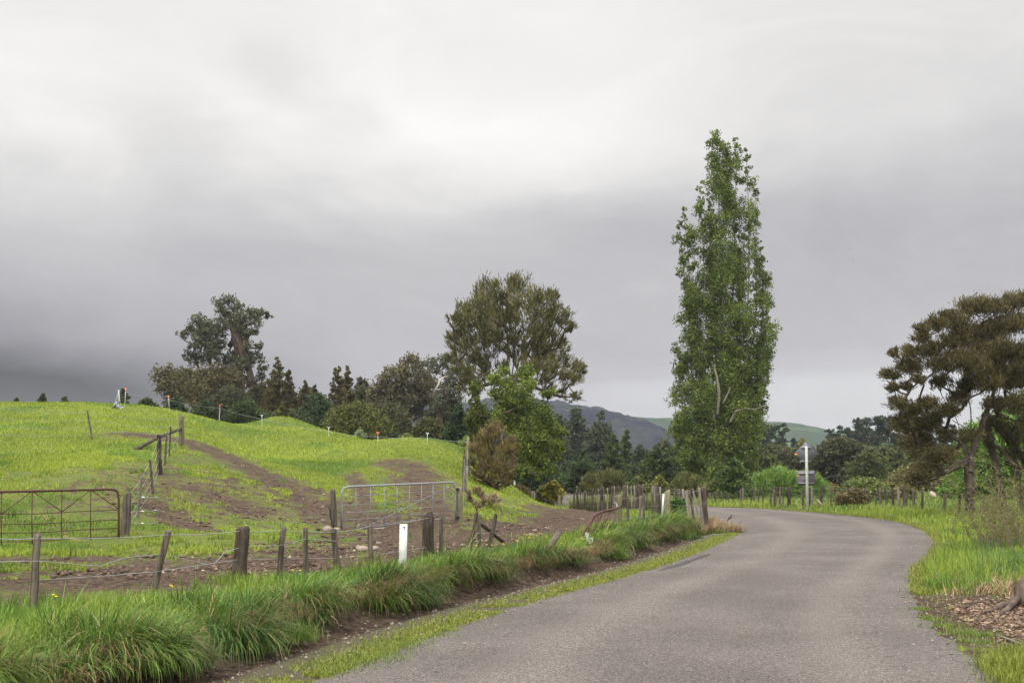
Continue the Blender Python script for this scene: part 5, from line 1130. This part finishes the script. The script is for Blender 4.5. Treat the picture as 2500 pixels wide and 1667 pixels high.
# electric fence on the crest
ef = empty('electric_fence', ground(306, 990, 20, 75), label='temporary electric fence of thin pegs and one tape along the hill crest', cat='fence')
pg_ = [(290,990,290,952.5,0,None),(304,998,307,948,1,None),(414,1003,411.5,966,1,None),(535,1019,537,989,1,None),(640,1046,639.5,1013,0,None),(802,1066,802.5,1043,0,None),(923,1082,922.5,1055,1,None),(1043,1085,1043.5,1057,0,None)]
tp = []
for (px0, py0, px1, py1, orange, _) in pg_:
    g0 = ground(px0, py0 + 3, 20, 75); t = P(px1, py1, g0[1]); b = MB(); b.tube([g0 - [0, 0, .1], t], 0.012, 6); o = b.build('peg', M['white'], ef, origin=g0)
    b = MB(); b.tube([t - [0, 0, .16], t - [0, 0, .04]], 0.02, 6); b.tube([t - [0.06, 0, -.02], t - [0, 0, .05], t + [0.06, 0, .01]], 0.018, 5); 
    b.build('peg_clip', M['orange' if orange else 'white'], o, origin=t).matrix_parent_inverse.identity()
    ef.children[-1]
    o.children[0].location = tuple(t - g0)
    tp.append(t - [0, 0, .22])
tp.append(P(1143, 1078, 44) )
add_wire(ef, tp, 0.007, 0.06, 'wire')
# cable reel hung on the crest
g0 = ground(286, 997, 20, 75); Yr = g0[1]; rc = P(287, 994, Yr); root = empty('cable_reel', g0, label='white fencing reel tipped over beside the first electric fence peg', cat='reel')
ax = unit(np.array([0.75, 0.25, -0.62])); b = MB(); b.tube([rc - ax * .17, rc + ax * .17], 0.12, 14); b.build('drum', M['galv'], root)
for sgn in (-1, 1):
    b = MB(); b.tube([rc + ax * sgn * .17, rc + ax * sgn * .195], 0.20, 18); b.build('flange', M['white'], root)
b = MB(); b.tube([rc - ax * .2, P(290, 955, Yr)], 0.012, 5); b.tube([rc + ax * .2, P(290, 955, Yr)], 0.012, 5); b.build('hanger', M['white'], root)

# right hand fence, from beyond the bend to the large tree
def yR(px): return float(np.interp(px, [1730, 1815, 1870, 1927, 2010, 2060, 2150, 2209, 2250, 2310, 2400, 2460], [60, 57, 54, 51.5, 50.5, 50, 49.5, 48, 45, 42, 38, 36]))
z3 = lambda x: 1830 + x / 5.2275
rp = [(1732,1203,5,'post'),(1746,1201,4,'post_dark'),(1751,1203,2.4,'post'),(1762,1200,2,'post'),(1775,1209,5,'post_dark'),(1779,1210,3,'post'),(1791,1205,3,'post_dark'),(1809,1193,5,'post'),(1814.5,1190,4,'post_pale'),
      (z3(30),1192,3,'post'),(z3(62),1190.5,3.2,'post'),(z3(112),1191,3,'post'),(z3(172),1190,3,'post'),(z3(273),1192.5,3.2,'post'),(z3(310),1188,4,'post_dark'),(z3(345),1188,3,'post'),(z3(391),1188,3.4,'post'),(z3(427),1187,3,'post'),
      (z3(490),1190,3,'post_dark'),(z3(508),1187,6.5,'post_dark'),(z3(678),1197,4,'post_dark'),(z3(689),1192,3,'post'),(z3(766),1190,4.5,'post_dark'),(z3(796),1190,4,'post_pale'),(z3(928),1187,6.5,'post_dark'),(z3(1040),1188,4,'post'),
      (z3(1222),1192.5,4.5,'post'),(z3(1260),1189,3.6,'post'),(z3(1474),1190,4.5,'post'),(z3(1609),1201,3.4,'post_dark'),(z3(1660),1191.5,5,'post'),(z3(1735),1192,5,'post'),(z3(1820),1191.5,5,'post'),(z3(1890),1189,5,'post_pale'),
      (z3(1975),1184,8,'post_dark'),(2230.5,1195,5,'post'),(2251.5,1196,5,'post_dark'),(2309,1205,6.5,'post_green'),(2342,1208,5,'post'),(2403,1217,5,'post_green')]
bot = {z3(310): 3, z3(928): -5, z3(1660): 3, z3(1735): 4, z3(1820): 3, z3(1890): 4, 2309: -6, z3(1975): 3, 2403: 3}
posts = [(px + bot.get(px, R.uniform(-1, 1)), 1245, px, py, w * 1.2, yR(px), mt) for px, py, w, mt in rp]
fR, eR = fence('paddock_fence', 'long wire fence with irregular posts on the far side of the road bend', posts, fr=(0.93, .68, .42, .2), wr=0.0035, sag=0.0)
add_post(fR, z3(865), 1245, z3(898), 1207, 5, 51, 'post_dark')
b = MB(); b.tube([P(z3(868), 1220, 49.8), P(z3(930), 1236, 49.5)], 0.05, 6, True, .1); tag(b.build('broken_batten', M['post_pale']), 'short pale broken batten leaning at the foot of a dark post right of the sign', 'batten')
b = MB(); b.tube([P(z3(643), 1246, 48.6), P(z3(668), 1236, 48.8)], 0.045, 6, True, .1); tag(b.build('broken_batten', M['post_pale']), 'stubby pale offcut of post at the left foot of the sign pole', 'batten')

# gate posts
for args, lb, hook in (((814.5, 1298, 814, 1194, 16, 25.3, 'post'), 'weathered gate post left of the silver gate', True), ((1123, 1283, 1121.5, 1190, 17, 28.4, 'post_green'), 'thick mossy gate post on the right of the silver gate', False)):
    x0 = P(args[0], 1160, args[5])[0]; rt_ = empty('gate_post', (x0, args[5], gz(x0, args[5])), label=lb, cat='gate post'); add_post(rt_, *args, name='post')
    if hook:
        b = MB(); b.tube([P(q[0], q[1], 25.1) for q in [(796,1235),(803,1236),(806,1243),(807,1262),(812,1280),(817,1285)]], 0.02, 6); b.build('latch_hose', M['black'], rt_)
# silver gate
def gate_quad(TL, TR, BL, BR):
    TL, TR, BL, BR = (np.array(v) for v in (TL, TR, BL, BR))
    return lambda u, v: (TL * (1-u) + TR * u) * (1-v) + (BL * (1-u) + BR * u) * v          # v down
q = gate_quad(P(834, 1188.5, 25.5), P(1112, 1176.5, 28.3), P(834, 1297.5, 25.5), P(1112, 1275.5, 28.3))
root = empty('silver_gate', q(0.5, 1), label='closed galvanised farm gate with wire mesh at the foot of the slope', cat='gate')
rc_ = 0.06; fr_ = [q(0, v) for v in (0.98, .5, .2, .12)] + [q(.012, .045), q(.045, .003)] + [q(u, 0) for u in (.09, .3, .6, .93)] + [q(.975, .008), q(.995, .06)] + [q(1, v) for v in (.15, .5, .99)]
b = MB(); b.tube(fr_, 0.024, 8); b.tube([q(0, 1), q(.5, 1), q(1, 1)], 0.024, 8); b.build('frame', M['galv'], root)
for k, u in enumerate([.115, .235, .35, .46, .57, .68, .785, .89]):
    b = MB(); b.tube([q(u, 0), q(u, 1)], 0.010, 6); b.build('upright', M['galv'], root)
for v in (.21, .41, .58, .74, .88):
    b = MB(); b.tube([q(0, v), q(.3, v + .01), q(.6, v - .01), q(1, v)], 0.007, 5); b.build('mesh_wire', M['galv'], root)
b = MB(); b.tube([q(.14, 1), q(.97, .07)], 0.010, 5); b.build('diagonal_stay', M['galv'], root)
for v in (.17, .86):
    b = MB(); b.box(q(1.0, v) + [0.05, 0, 0], [0.06, 0, 0], [0, .02, 0], [0, 0, .03]); b.build('hinge', M['black'], root)
# rusty gate at the left
q = gate_quad(P(-130, 1203.5, 18.1), P(290, 1193.5, 20), P(-130, 1349, 18.1), P(290, 1327, 20)); L_ = lambda px: (px + 130) / 420
root = empty('rusty_gate', q(0.5, 1), label='rusty brown pipe gate with zigzag braces at the left edge', cat='gate')
b = MB(); b.tube([q(0, 1), q(0, 0.04), q(.015, 0)] + [q(u, 0) for u in (.3, .6, .94)] + [q(.975, .01), q(.993, .06)] + [q(1, v) for v in (.2, .6, 1)], 0.024, 8); b.tube([q(0, 1), q(1, 1)], 0.021, 8); b.build('frame', M['rust'], root)
for px in (-80, -5, 68.6, 142, 216):
    b = MB(); u = L_(px); b.tube([q(u, 0), q(u - .003, .5), q(u, 1)], 0.010, 5); b.build('upright', M['rust'], root)
for v in (.39, .57, .72, .87):
    b = MB(); b.tube([q(0, v), q(.25, v - .012), q(.5, v + .01), q(.75, v - .005), q(1, v - .008)], 0.009, 5); b.build('mesh_wire', M['rust'], root)
for a, c_ in (((-80, .0), (-5, .38)), ((-5, .38), (68.6, .0)), ((68.6, .0), (142, .38)), ((142, .38), (216, 0.0)), ((216, 0.0), (288, .36))):
    b = MB(); b.tube([q(L_(a[0]), a[1]), q(L_(c_[0]), c_[1])], 0.009, 5); b.build('zigzag_brace', M['rust'], root)
# fallen bent gate
GF0 = [(1411,1322,22.6),(1424,1300,23),(1442,1272,23.6),(1450,1259,23.9),(1468,1249.5,24.5),(1486,1245,25),(1504,1241,25.6),(1511,1237,25.9),(1516,1235,26)]
root = empty('fallen_gate', P(1411, 1322, 22.6), label='bent rusty gate collapsed in the long grass beside the muddy track', cat='gate')
b = MB(); b.tube(catmull([P(*p) for p in GF0], 4), 0.032, 9); b.build('bent_frame', M['rust'], root)
b = MB(); b.tube(catmull([P(*p) for p in [(1502,1244,25.4),(1501.5,1256,25.2),(1498,1270,24.9),(1491,1281,24.6),(1472,1287,24.2),(1452,1291,23.6),(1440,1298,23.2),(1428,1314,22.8)]], 4), 0.015, 6); b.build('lower_rail', M['rust'], root)
for a, c_ in [((1461,1256,24.3),(1450,1291,23.8)),((1470,1250,24.5),(1455,1286,23.9)),((1480,1248,24.8),(1471,1284,24.2)),((1490,1246,25.1),(1474,1288,24.2)),((1496,1243,25.3),(1462,1296,23.8)),((1452,1262,24.0),(1436,1297,23.2)),((1476,1248,24.7),(1444,1303,23.3))]:
    b = MB(); b.tube([P(*a), P(*c_)], 0.011, 5); b.build('bar', M['rust'], root)
b = MB(); b.tube([P(1497,1228,26), P(1502,1226,26), P(1506,1233,26), P(1509,1241,25.8)], 0.022, 6); tag(b.build('wire_strainer', M['galv']), 'grey metal wire strainer hooked on the end of the fallen gate', 'strainer')
b = MB(); b.tube([P(1336, 1346, 19.2), P(1350, 1322, 19.5), P(1366, 1297, 19.8), P(1368, 1293.5, 19.8)], [0.055, 0.06, 0.055, 0.02], 8, True, .1)
tag(b.build('broken_log', M['post']), 'pale broken log sticking up slantwise from the grass by the buttercups', 'log')
b = MB(); b.tube([P(1350, 1241.5, 49), P(1362, 1241, 48.5), P(1400, 1237.5, 47.5), P(1436, 1233.5, 46.8)], 0.06, 6, True, .1)
tag(b.build('timber_edging', M['post']), 'long low grey timber edging at the far end of the muddy track', 'timber')

# marker post with the number 7
xm = P(985, 1160, 16.0)[0]; zm = gz(xm, 16.0); t = P(986, 1279, 16.0)
root = empty('marker_post', (xm, 16.0, zm), label='white flat marker post numbered 7 standing in the bank grass', cat='marker post')
b = MB(); hw = 9.2 * mpp(16); b.box((np.array([xm, 16.0, zm - .2]) + t) / 2, [hw, 0, 0], [0, .012, 0], [0.004, 0, (t[2] - zm + .2) / 2]); b.build('board', M['white'], root)
b = MB(); yq = 16.0 - 0.0165; pt = lambda px, py: P(px, py, yq)
def stroke(b, a, c_, w):
    a, c_ = np.array(a), np.array(c_); d = unit(c_ - a); n_ = np.array([-d[2], 0, d[0]]) * w / 2
    b.prism([a - n_, a + n_, c_ + n_, c_ - n_], [0, .003, 0])
w7 = 1.6 * mpp(16); stroke(b, pt(983.2, 1285.6), pt(989.3, 1285.6), w7); stroke(b, pt(988.9, 1286.3), pt(985.6, 1293.6), w7)
b.build('number', M['black'], root)
# road sign seen from behind
Yg = 48.0; xs = P(1968, 1160, Yg)[0]; root = empty('road_sign', (xs, Yg, gz(xs, Yg)), label='back of a grey diamond sign over a square plate on a white pole', cat='road sign')
b = MB(); b.tube([(xs, Yg, gz(xs, Yg) - .3), P(1968.5, 1092, Yg), P(1968.5, 1089, Yg)], [0.068, 0.066, 0.05], 12); b.build('pole', M['white'], root, smooth=False)
def rounded(c, hw, hh, r, k=5, rot=0.0):
    pts = []
    for (sx, sy, a0) in ((1, 1, 0), (-1, 1, 90), (-1, -1, 180), (1, -1, 270)):
        for q_ in range(k):
            a = rad(a0 + 90 * q_ / (k - 1)); pts.append((sx * (hw - r) + r * math.cos(a), sy * (hh - r) + r * math.sin(a)))
    cr, sr = math.cos(rot), math.sin(rot)
    return [c + np.array([x * cr - y * sr, 0, x * sr + y * cr]) for x, y in pts]
cD = P(1968.3, 1107.3, Yg + .09); cS = P(1968, 1167, Yg + .09); s_ = mpp(Yg)
b = MB(); b.prism(rounded(cD, 20.6 * s_, 20.6 * s_, 2.5 * s_, rot=rad(45)), [0, .012, 0]); dp = b.build('diamond_plate', M['signback'], root)
b = MB(); b.prism(rounded(cS, 22.4 * s_, 18 * s_, 2.5 * s_), [0, .012, 0]); spl = b.build('square_plate', M['signback'], root)
for (x0, x1, py) in ((1955.5, 1982, 1092.3), (1953.5, 1979, 1125), (1947.5, 1987.5, 1155.5), (1947.5, 1987.5, 1178.5)):
    b = MB(); c_ = P((x0 + x1) / 2, py, Yg + .06); b.box(c_, [(x1 - x0) / 2 * s_, 0, 0], [0, .028, 0], [0, 0, 1.0 * s_]); b.build('bracket', M['alu'], root)
for (px, py, pl_) in ((1943.5, 1109.3, dp), (1950, 1161.3, spl)):
    b = MB(); c_ = P(px, py, Yg + .09) - [0, .004, 0]
    b.prism([c_ + np.array([x, 0, z]) * s_ for x, z in ((-2.2,-1.6),(2.4,-1.6),(3.4,-.2),(3.4,.6),(2.0,1.5),(-1.6,1.6),(-3.4,1.0),(-3.6,-.6))], [0, .003, 0])
    o = b.build('sticker', M['sticker'], root, origin=c_); w_ = c_ - np.array(root.location) - np.array(pl_.location); o.parent = pl_; o.location = tuple(w_)
# far small board
Yq = 84.0; xb = P(1316, 1160, Yq)[0]; root = empty('farm_sign', (xb, Yq, gz(xb, Yq)), label='small red brown board on a pale post under the dark tree by the far road', cat='sign')
b = MB(); b.tube([(xb, Yq, -.2), P(1317, 1176, Yq)], .05, 6); b.build('post', M['white'], root)
b = MB(); b.box(P(1305, 1168, Yq), [16 * mpp(Yq), 0, 0], [0, .03, 0], [0, 0, 6.5 * mpp(Yq)]); b.build('board', plain_mat('faded_red_board', (0.20, 0.09, 0.05), .8, col2=(0.10, 0.06, 0.04)), root)
Yq = 78.0; xb = P(1256, 1160, Yq)[0]; b = MB(); b.tube([P(1256, 1205, Yq), P(1256, 1171, Yq)], .07, 6); tag(b.build('white_stake', M['white']), 'white stake in the shade under the dark tree right of its trunk', 'stake')

# stones
def stone(px, py, w, h, label, Y=None, grp=None):
    q_ = ground(px, py, 6, 60) if Y is None else np.array([P(px, py, Y)[0], Y, 0]); s = mpp(q_[1]); b = MB()
    z = gz(q_[0], q_[1]); c_ = np.array([q_[0], q_[1], z + h * s * .35]); b.blob(c_ - [0, 0, h * s * .12], (w * s / 2, w * s / 2.4, h * s / 2), 9, 6, .14)
    tag(b.build('stone', M['stone']), label, 'stone', grp)
stone(800, 1300, 26, 22, 'large pale stone at the foot of the left gate post')
stone(822, 1298, 18, 14, 'tan stone leaning on the right side of the left gate post')
stone(885, 1345, 34, 18, 'long flat pale stone on the mud left of the marker post')
stone(915, 1343, 22, 14, 'pale stone touching the long flat stone')
stone(923, 1328, 14, 8, 'small stone above the pair of pale stones')
for px, py in ((791,1208),(788,1238),(788,1271)): stone(px, py, 9, 5, 'small white stone on the bare slope left of the silver gate', grp='white stones on the slope')
for px, py in ((831,1530),(844,1560),(1000,1493),(957,1524),(1058,1495),(1064,1492),(440,1648)): stone(px, py, R.uniform(7, 12), 7, 'small pale stone lying in the dirt ditch below the bank', grp='stones in the ditch')
for px, py in ((1305,1296),(1295,1306),(1422,1269),(1130,1332),(860,1361),(535,1405),(640,1380)): stone(px, py, 14, 6, 'small pale stone in the mud of the farm track', grp='stones on the mud')
# litter
q_ = ground(632, 1590, 6, 20); b = MB(); s = mpp(q_[1]); c_ = q_ + np.array([0, 0, .04])
b.tube([c_ + [-.045, 0, 0.0], c_ + [.0, .01, .02], c_ + [.05, .01, .015]], [.03, .038, .030], 8, True, .15); tag(b.build('crushed_can', M['plastic']), 'crushed pale can lying in the ditch grass at the lower left', 'litter')
b = MB(); a = [P(1436,1303,22.3), P(1433,1318,22.2), P(1440,1316,22.2), P(1454,1333,22.0)]
for k in range(9):
    j = lambda: R.standard_normal(3) * .035
    b.tube([a[0] + j(), a[1] + j(), a[2] + j(), a[3] + j()], 0.004, 3, False)
tag(b.build('netting_scrap', M['plastic']), 'scrap of pale tangled netting hanging below the fallen gate', 'netting')

# fallen pale timber in the right paddock
Yl = 75.0; b = MB()
b.tube([P(2272, 1205, Yl), P(2280, 1208, Yl), P(2297, 1210, Yl)], [.22, .17, .1], 7, True, .12); b.tube([P(2276, 1211, Yl-.5), P(2296, 1213, Yl-.5)], [.13, .08], 6, True, .12)
b.tube([P(2275, 1206, Yl), P(2273, 1200, Yl)], [.12, .05], 6, True, .1)
tag(b.build('fallen_log', plain_mat('pinkish_dead_wood', (0.50, 0.38, 0.33), .9, col2=(0.33, 0.25, 0.21))), 'pinkish pale fallen log lying in the paddock left of the large trunk', 'log')

# stump and branches at the right edge
g0 = ground(2490, 1480, 6, 40); root = empty('tree_stump', g0, label='rotten brown tree stump with splayed roots at the right edge', cat='stump')
Ysx = g0[1]; b = MB()
b.tube([P(2502,1500,Ysx), P(2500,1470,Ysx), P(2499,1440,Ysx), P(2512,1410,Ysx)], [.20, .13, .12, .07], 12, True, .16); b.build('trunk', M['bark_brown'], root)
for pl in ([(2490,1465),(2465,1480),(2430,1492),(2405,1500)], [(2495,1450),(2480,1438),(2460,1442)], [(2488,1480),(2450,1502),(2425,1510)], [(2500,1470),(2520,1500),(2540,1530)]):
    P3 = [ground(x, y, 6, 40) + [0, 0, .035] for x, y in pl]; P3[0][2] += .08; b = MB(); b.tube(catmull(P3, 3), np.linspace(.05, .015, (len(pl) - 1) * 3 + 1), 6, True, .15); b.build('root', M['bark_brown'], root)
for pl, r_, lb in (([(2345,1488),(2365,1484),(2375,1487)], .022, 'short black stick on the bare shoulder, nearest the road'), ([(2378,1474),(2400,1470),(2415,1475)], .02, 'dark stick lying just above the short black stick'), ([(2374,1515),(2400,1518),(2430,1517)], .016, 'thin dark stick lowest on the bare shoulder'), ([(2430,1555),(2460,1564),(2490,1575)], .012, 'pale curved twig in the bark litter')):
    b = MB(); b.tube(catmull([ground(x, y, 6, 40) + [0, 0, .018] for x, y in pl], 3), r_, 6, True, .2); tag(b.build('stick', M['bark_brown'] if 'pale' not in lb else M['post_pale']), lb, 'stick')

# buttercups
fl = [(1261,1319),(1264,1321),(1295,1307),(1281,1304),(1286,1306),(1317,1303),(1323,1304),(1311,1308),(1332,1311),(1293,1313),(1350,1333),(1359,1334),(1355,1338),(1370,1326),(1380,1332),(1421,1315),(1424,1317),(1445,1314),(1448,1318),(1478,1301),(1484,1303),(1490,1308),(1287,1339),
      (1107,1351),(1163,1332),(1230,1330),(1228,1328),(1189,1329),(1240,1340),(715,1392),(732,1393),(130,1453),(137,1457),(417,1430),(420,1433),(1225,1348),(1345,1345),(1160,1353),(1200,1331)]
proto = None
for px, py in fl:
    Yf = float(np.interp(px, [130, 420, 720, 1110, 1230, 1300, 1360, 1430, 1490], [11.0, 12.2, 14.5, 18.4, 19.3, 20, 20.5, 21.3, 22.5])); t = P(px, py, Yf)
    if proto is None:
        root = empty('buttercup', t - [0, 0, .3], label='small yellow buttercup on a thin stem in the bank grass', cat='flower', group='buttercups in the bank grass')
        b = MB(); b.tube([t - [0, 0, .3], t], .003, 4, False); b.build('stem', M['stem'], root)
        b = MB()
        for k in range(5):
            a = k * 1.2566; d = np.array([math.cos(a), math.sin(a), .55]); e = np.array([-math.sin(a), math.cos(a), 0]); b.add([t, t + d * .012 + e * .010, t + d * .024, t + d * .012 - e * .010], [np.array([[0, 1, 2, 3]])])
        b.blob(t + [0, 0, .008], .009, 6, 4, 0); b.build('petals', M['yellow'], root); proto = root
    else:
        c_ = proto.copy(); COL.objects.link(c_); c_.location = tuple(t - [0, 0, .3]); c_.rotation_euler = (0, 0, R.random() * 6)
        for ch in proto.children: d_ = ch.copy(); COL.objects.link(d_); d_.parent = c_

# birds
m_bird = plain_mat('bird_brown', (0.10, 0.055, 0.04), .7, col2=(0.06, 0.035, 0.03)); m_bk = plain_mat('bird_black', (0.012, 0.012, 0.014), .6)
Yb = 37.5; s = mpp(Yb); f0 = P(1783, 1270, Yb); f0[2] = .04; Q = lambda dx, dz: f0 + np.array([dx * s, 0, dz * s])
root = empty('myna_bird', f0, label='brown bird with a black head standing on the road at the inside of the bend', cat='bird')
b = MB(); b.tube([Q(-6, 2.0), Q(-3.5, 4.5), Q(-1, 6.6), Q(1.2, 8.6), Q(2.4, 11), Q(2.8, 12)], np.array([.6, 2.0, 3.1, 2.9, 1.9, 1.2]) * s, 10); b.build('body', m_bird, root, smooth=True)
b = MB(); b.blob(Q(3.0, 12.8), 1.75 * s, 10, 7, .01); b.tube([Q(3.8, 12.8), Q(6, 12.4)], [.5 * s, .1 * s], 6); b.build('head', m_bk, root, smooth=True)
b = MB(); b.tube([Q(-4, 3.2), Q(-8.2, -.2)], [1.3 * s, .9 * s], 6); b.build('tail', m_bk, root)
for k in (-1, 1):
    b = MB(); o_ = np.array([0, k * .8 * s, 0]); b.tube([Q(0, 4.5) + o_, Q(.3, 1.5) + o_, Q(0, -.5) + o_], .35 * s, 5); b.tube([Q(-.8, -.4) + o_, Q(1.6, -.6) + o_], .3 * s, 4); b.build('leg', plain_mat('bird_leg', (.45, .3, .05), .6), root)
def flyer(px, py, Y, span_px, label, dx=1.0, drop=.55, grp=None):
    s = mpp(Y); c_ = P(px, py, Y); h = span_px * s / 2; root = empty('flying_bird', c_, label=label, cat='bird', group=grp)
    b = MB(); b.tube([c_ + np.array([0, -.28 * h, 0]) * 2, c_ + np.array([0, -.1 * h, .02 * h]), c_ + np.array([0, .5 * h, 0]), c_ + np.array([0, .9 * h, 0])], np.array([.06, .2, .16, .05]) * h, 8); b.build('body', m_bk, root, smooth=True)
    for sg in (-1, 1):
        b = MB(); a = c_ + [0, -.15 * h, 0]; e = c_ + np.array([sg * h * .55, .05 * h, .0 * h]); g_ = c_ + np.array([sg * h, .35 * h, -drop * h])
        b.prism([a, e, g_, e + np.array([0, .35 * h, 0]), a + np.array([0, .5 * h, 0])], [0, 0, .04 * h]); b.build('wing', m_bk, root)
flyer(2074, 608, 120, 6, 'tiny dark bird gliding high to the right of the poplar, uppermost')
flyer(2082, 638, 118, 6, 'tiny dark bird just below the uppermost one right of the poplar')
flyer(2038, 676, 190, 3.5, 'speck of a bird lowest and leftmost in the sky right of the poplar')
Yb = 34.0; s = mpp(Yb); Q = lambda dx, dz, dy=0: P(2371 + dx, 1233 - dz, Yb + dy)
root = empty('blackbird', P(2371, 1233, Yb), label='black bird flying low past the trunk of the large right tree', cat='bird')
b = MB(); b.tube([Q(-10, -.5), Q(-4, 0), Q(2, .6), Q(6.5, 1.2), Q(8.6, 1.6)], np.array([.6, 1.8, 2.6, 1.9, 1.0]) * s, 10); b.tube([Q(8.6, 1.6), Q(10.4, 1.3)], [.5 * s, .1 * s], 5); b.build('body', m_bk, root, smooth=True)
for sg in (-1, 1):
    b = MB(); b.prism([Q(4, 1.8), Q(-3, 2.2), Q(-8, 3.4 + sg, sg * .18), Q(-1, 3.9 + sg, sg * .22), Q(4, 3.0, sg * .1)], [0, .01, 0]); b.build('wing', m_bk, root)

# cracks and a dark tar strip in the seal
def ribbon(pts, w0, z0):
    pts = np.array([G0(*p) for p in pts]); pts = catmull(pts, 8); pts = pts + R.standard_normal(pts.shape) * min(w0 * 0.4, 0.015)
    T = np.gradient(pts, axis=0); T /= np.linalg.norm(T, axis=1)[:, None]; Nn = np.stack([-T[:, 1], T[:, 0]], 1)
    k = len(pts); w = w0 * (0.5 + R.random(k)) * np.sin(np.linspace(0.15, 2.99, k))**0.5
    V = []
    for s_ in (-1, 1):
        q = pts + Nn * (w * s_ / 2)[:, None]; a = np.abs(poly_dist(q[:, 0], q[:, 1], ROAD_L)); b_ = np.abs(poly_dist(q[:, 0], q[:, 1], ROAD_R)); a = a / (a + b_)
        V.append(np.column_stack([q, 0.035 * (1 - (2 * a - 1)**2) + 0.004 + z0]))
    i = np.arange(k - 1); return np.concatenate(V), np.stack([i, i + 1, i + 1 + k, i + k], 1)
m_tar = plain_mat('tar_dark', (0.035, 0.032, 0.033), 0.7, vary=0.2)
for nm, lb, pts, w in (('tar_strip', 'dark tar repair strip along the inner edge of the road', [(1612,1394),(1655,1380),(1700,1365),(1730,1353)], .16),
        ('crack', 'thin dark crack running across the road beyond the bend', [(1818,1316),(1860,1314),(1900,1312),(1945,1310.5),(2010,1308)], .035),
        ('crack', 'short dark crack on the far part of the road', [(1915,1263.5),(1930,1263),(1960,1263.5),(1985,1264)], .09)):
    v, f = ribbon(pts, w, 0.004); o = mesh_np(nm, v, [f], m_tar, road, origin=(0, 0, 0)); o['label'] = lb

# low mist lying across the foot of the cloud in front of the hills
m = bpy.data.materials.new('mist_air'); m.use_nodes = True; m.node_tree.nodes.clear(); G = NG(m.node_tree); out = G.n('ShaderNodeOutputMaterial')
pv = G.n('ShaderNodeVolumePrincipled'); pv.inputs['Color'].default_value = (0.57, 0.58, 0.64, 1); pv.inputs['Density'].default_value = 0.0021
G.lk(pv.outputs[0], out.inputs['Volume'])
for c_, r_ in (([250, 520, 44], [240, 60, 9]), ([235, 545, 45], [215, 55, 15]), ([270, 500, 45], [230, 50, 22])):
    b = MB(); b.blob(c_, r_, 48, 32, 0.0)
    ms = b.build('mist', M['white'], smooth=True); ms.data.materials.clear(); ms['kind'] = 'stuff'; ms.data.materials.append(m)

# ------------------------------------------------------------------ haze: one closed box of even, thin air
b = MB(); zt = 68.0; b.box([0, 1400, (zt - 8) / 2], [3600, 0, 0], [0, 2300, 0], [0, 0, (zt + 8) / 2])
hz = b.build('haze', M['white']); hz.data.materials.clear()
m = bpy.data.materials.new('haze_air'); m.use_nodes = True; m.node_tree.nodes.clear(); G = NG(m.node_tree); out = G.n('ShaderNodeOutputMaterial')
pv = G.n('ShaderNodeVolumePrincipled'); pv.inputs['Color'].default_value = (0.80, 0.84, 1.0, 1); pv.inputs['Density'].default_value = 0.00016; pv.inputs['Anisotropy'].default_value = 0.0
G.lk(pv.outputs[0], out.inputs['Volume']); hz.data.materials.append(m); hz['kind'] = 'stuff'
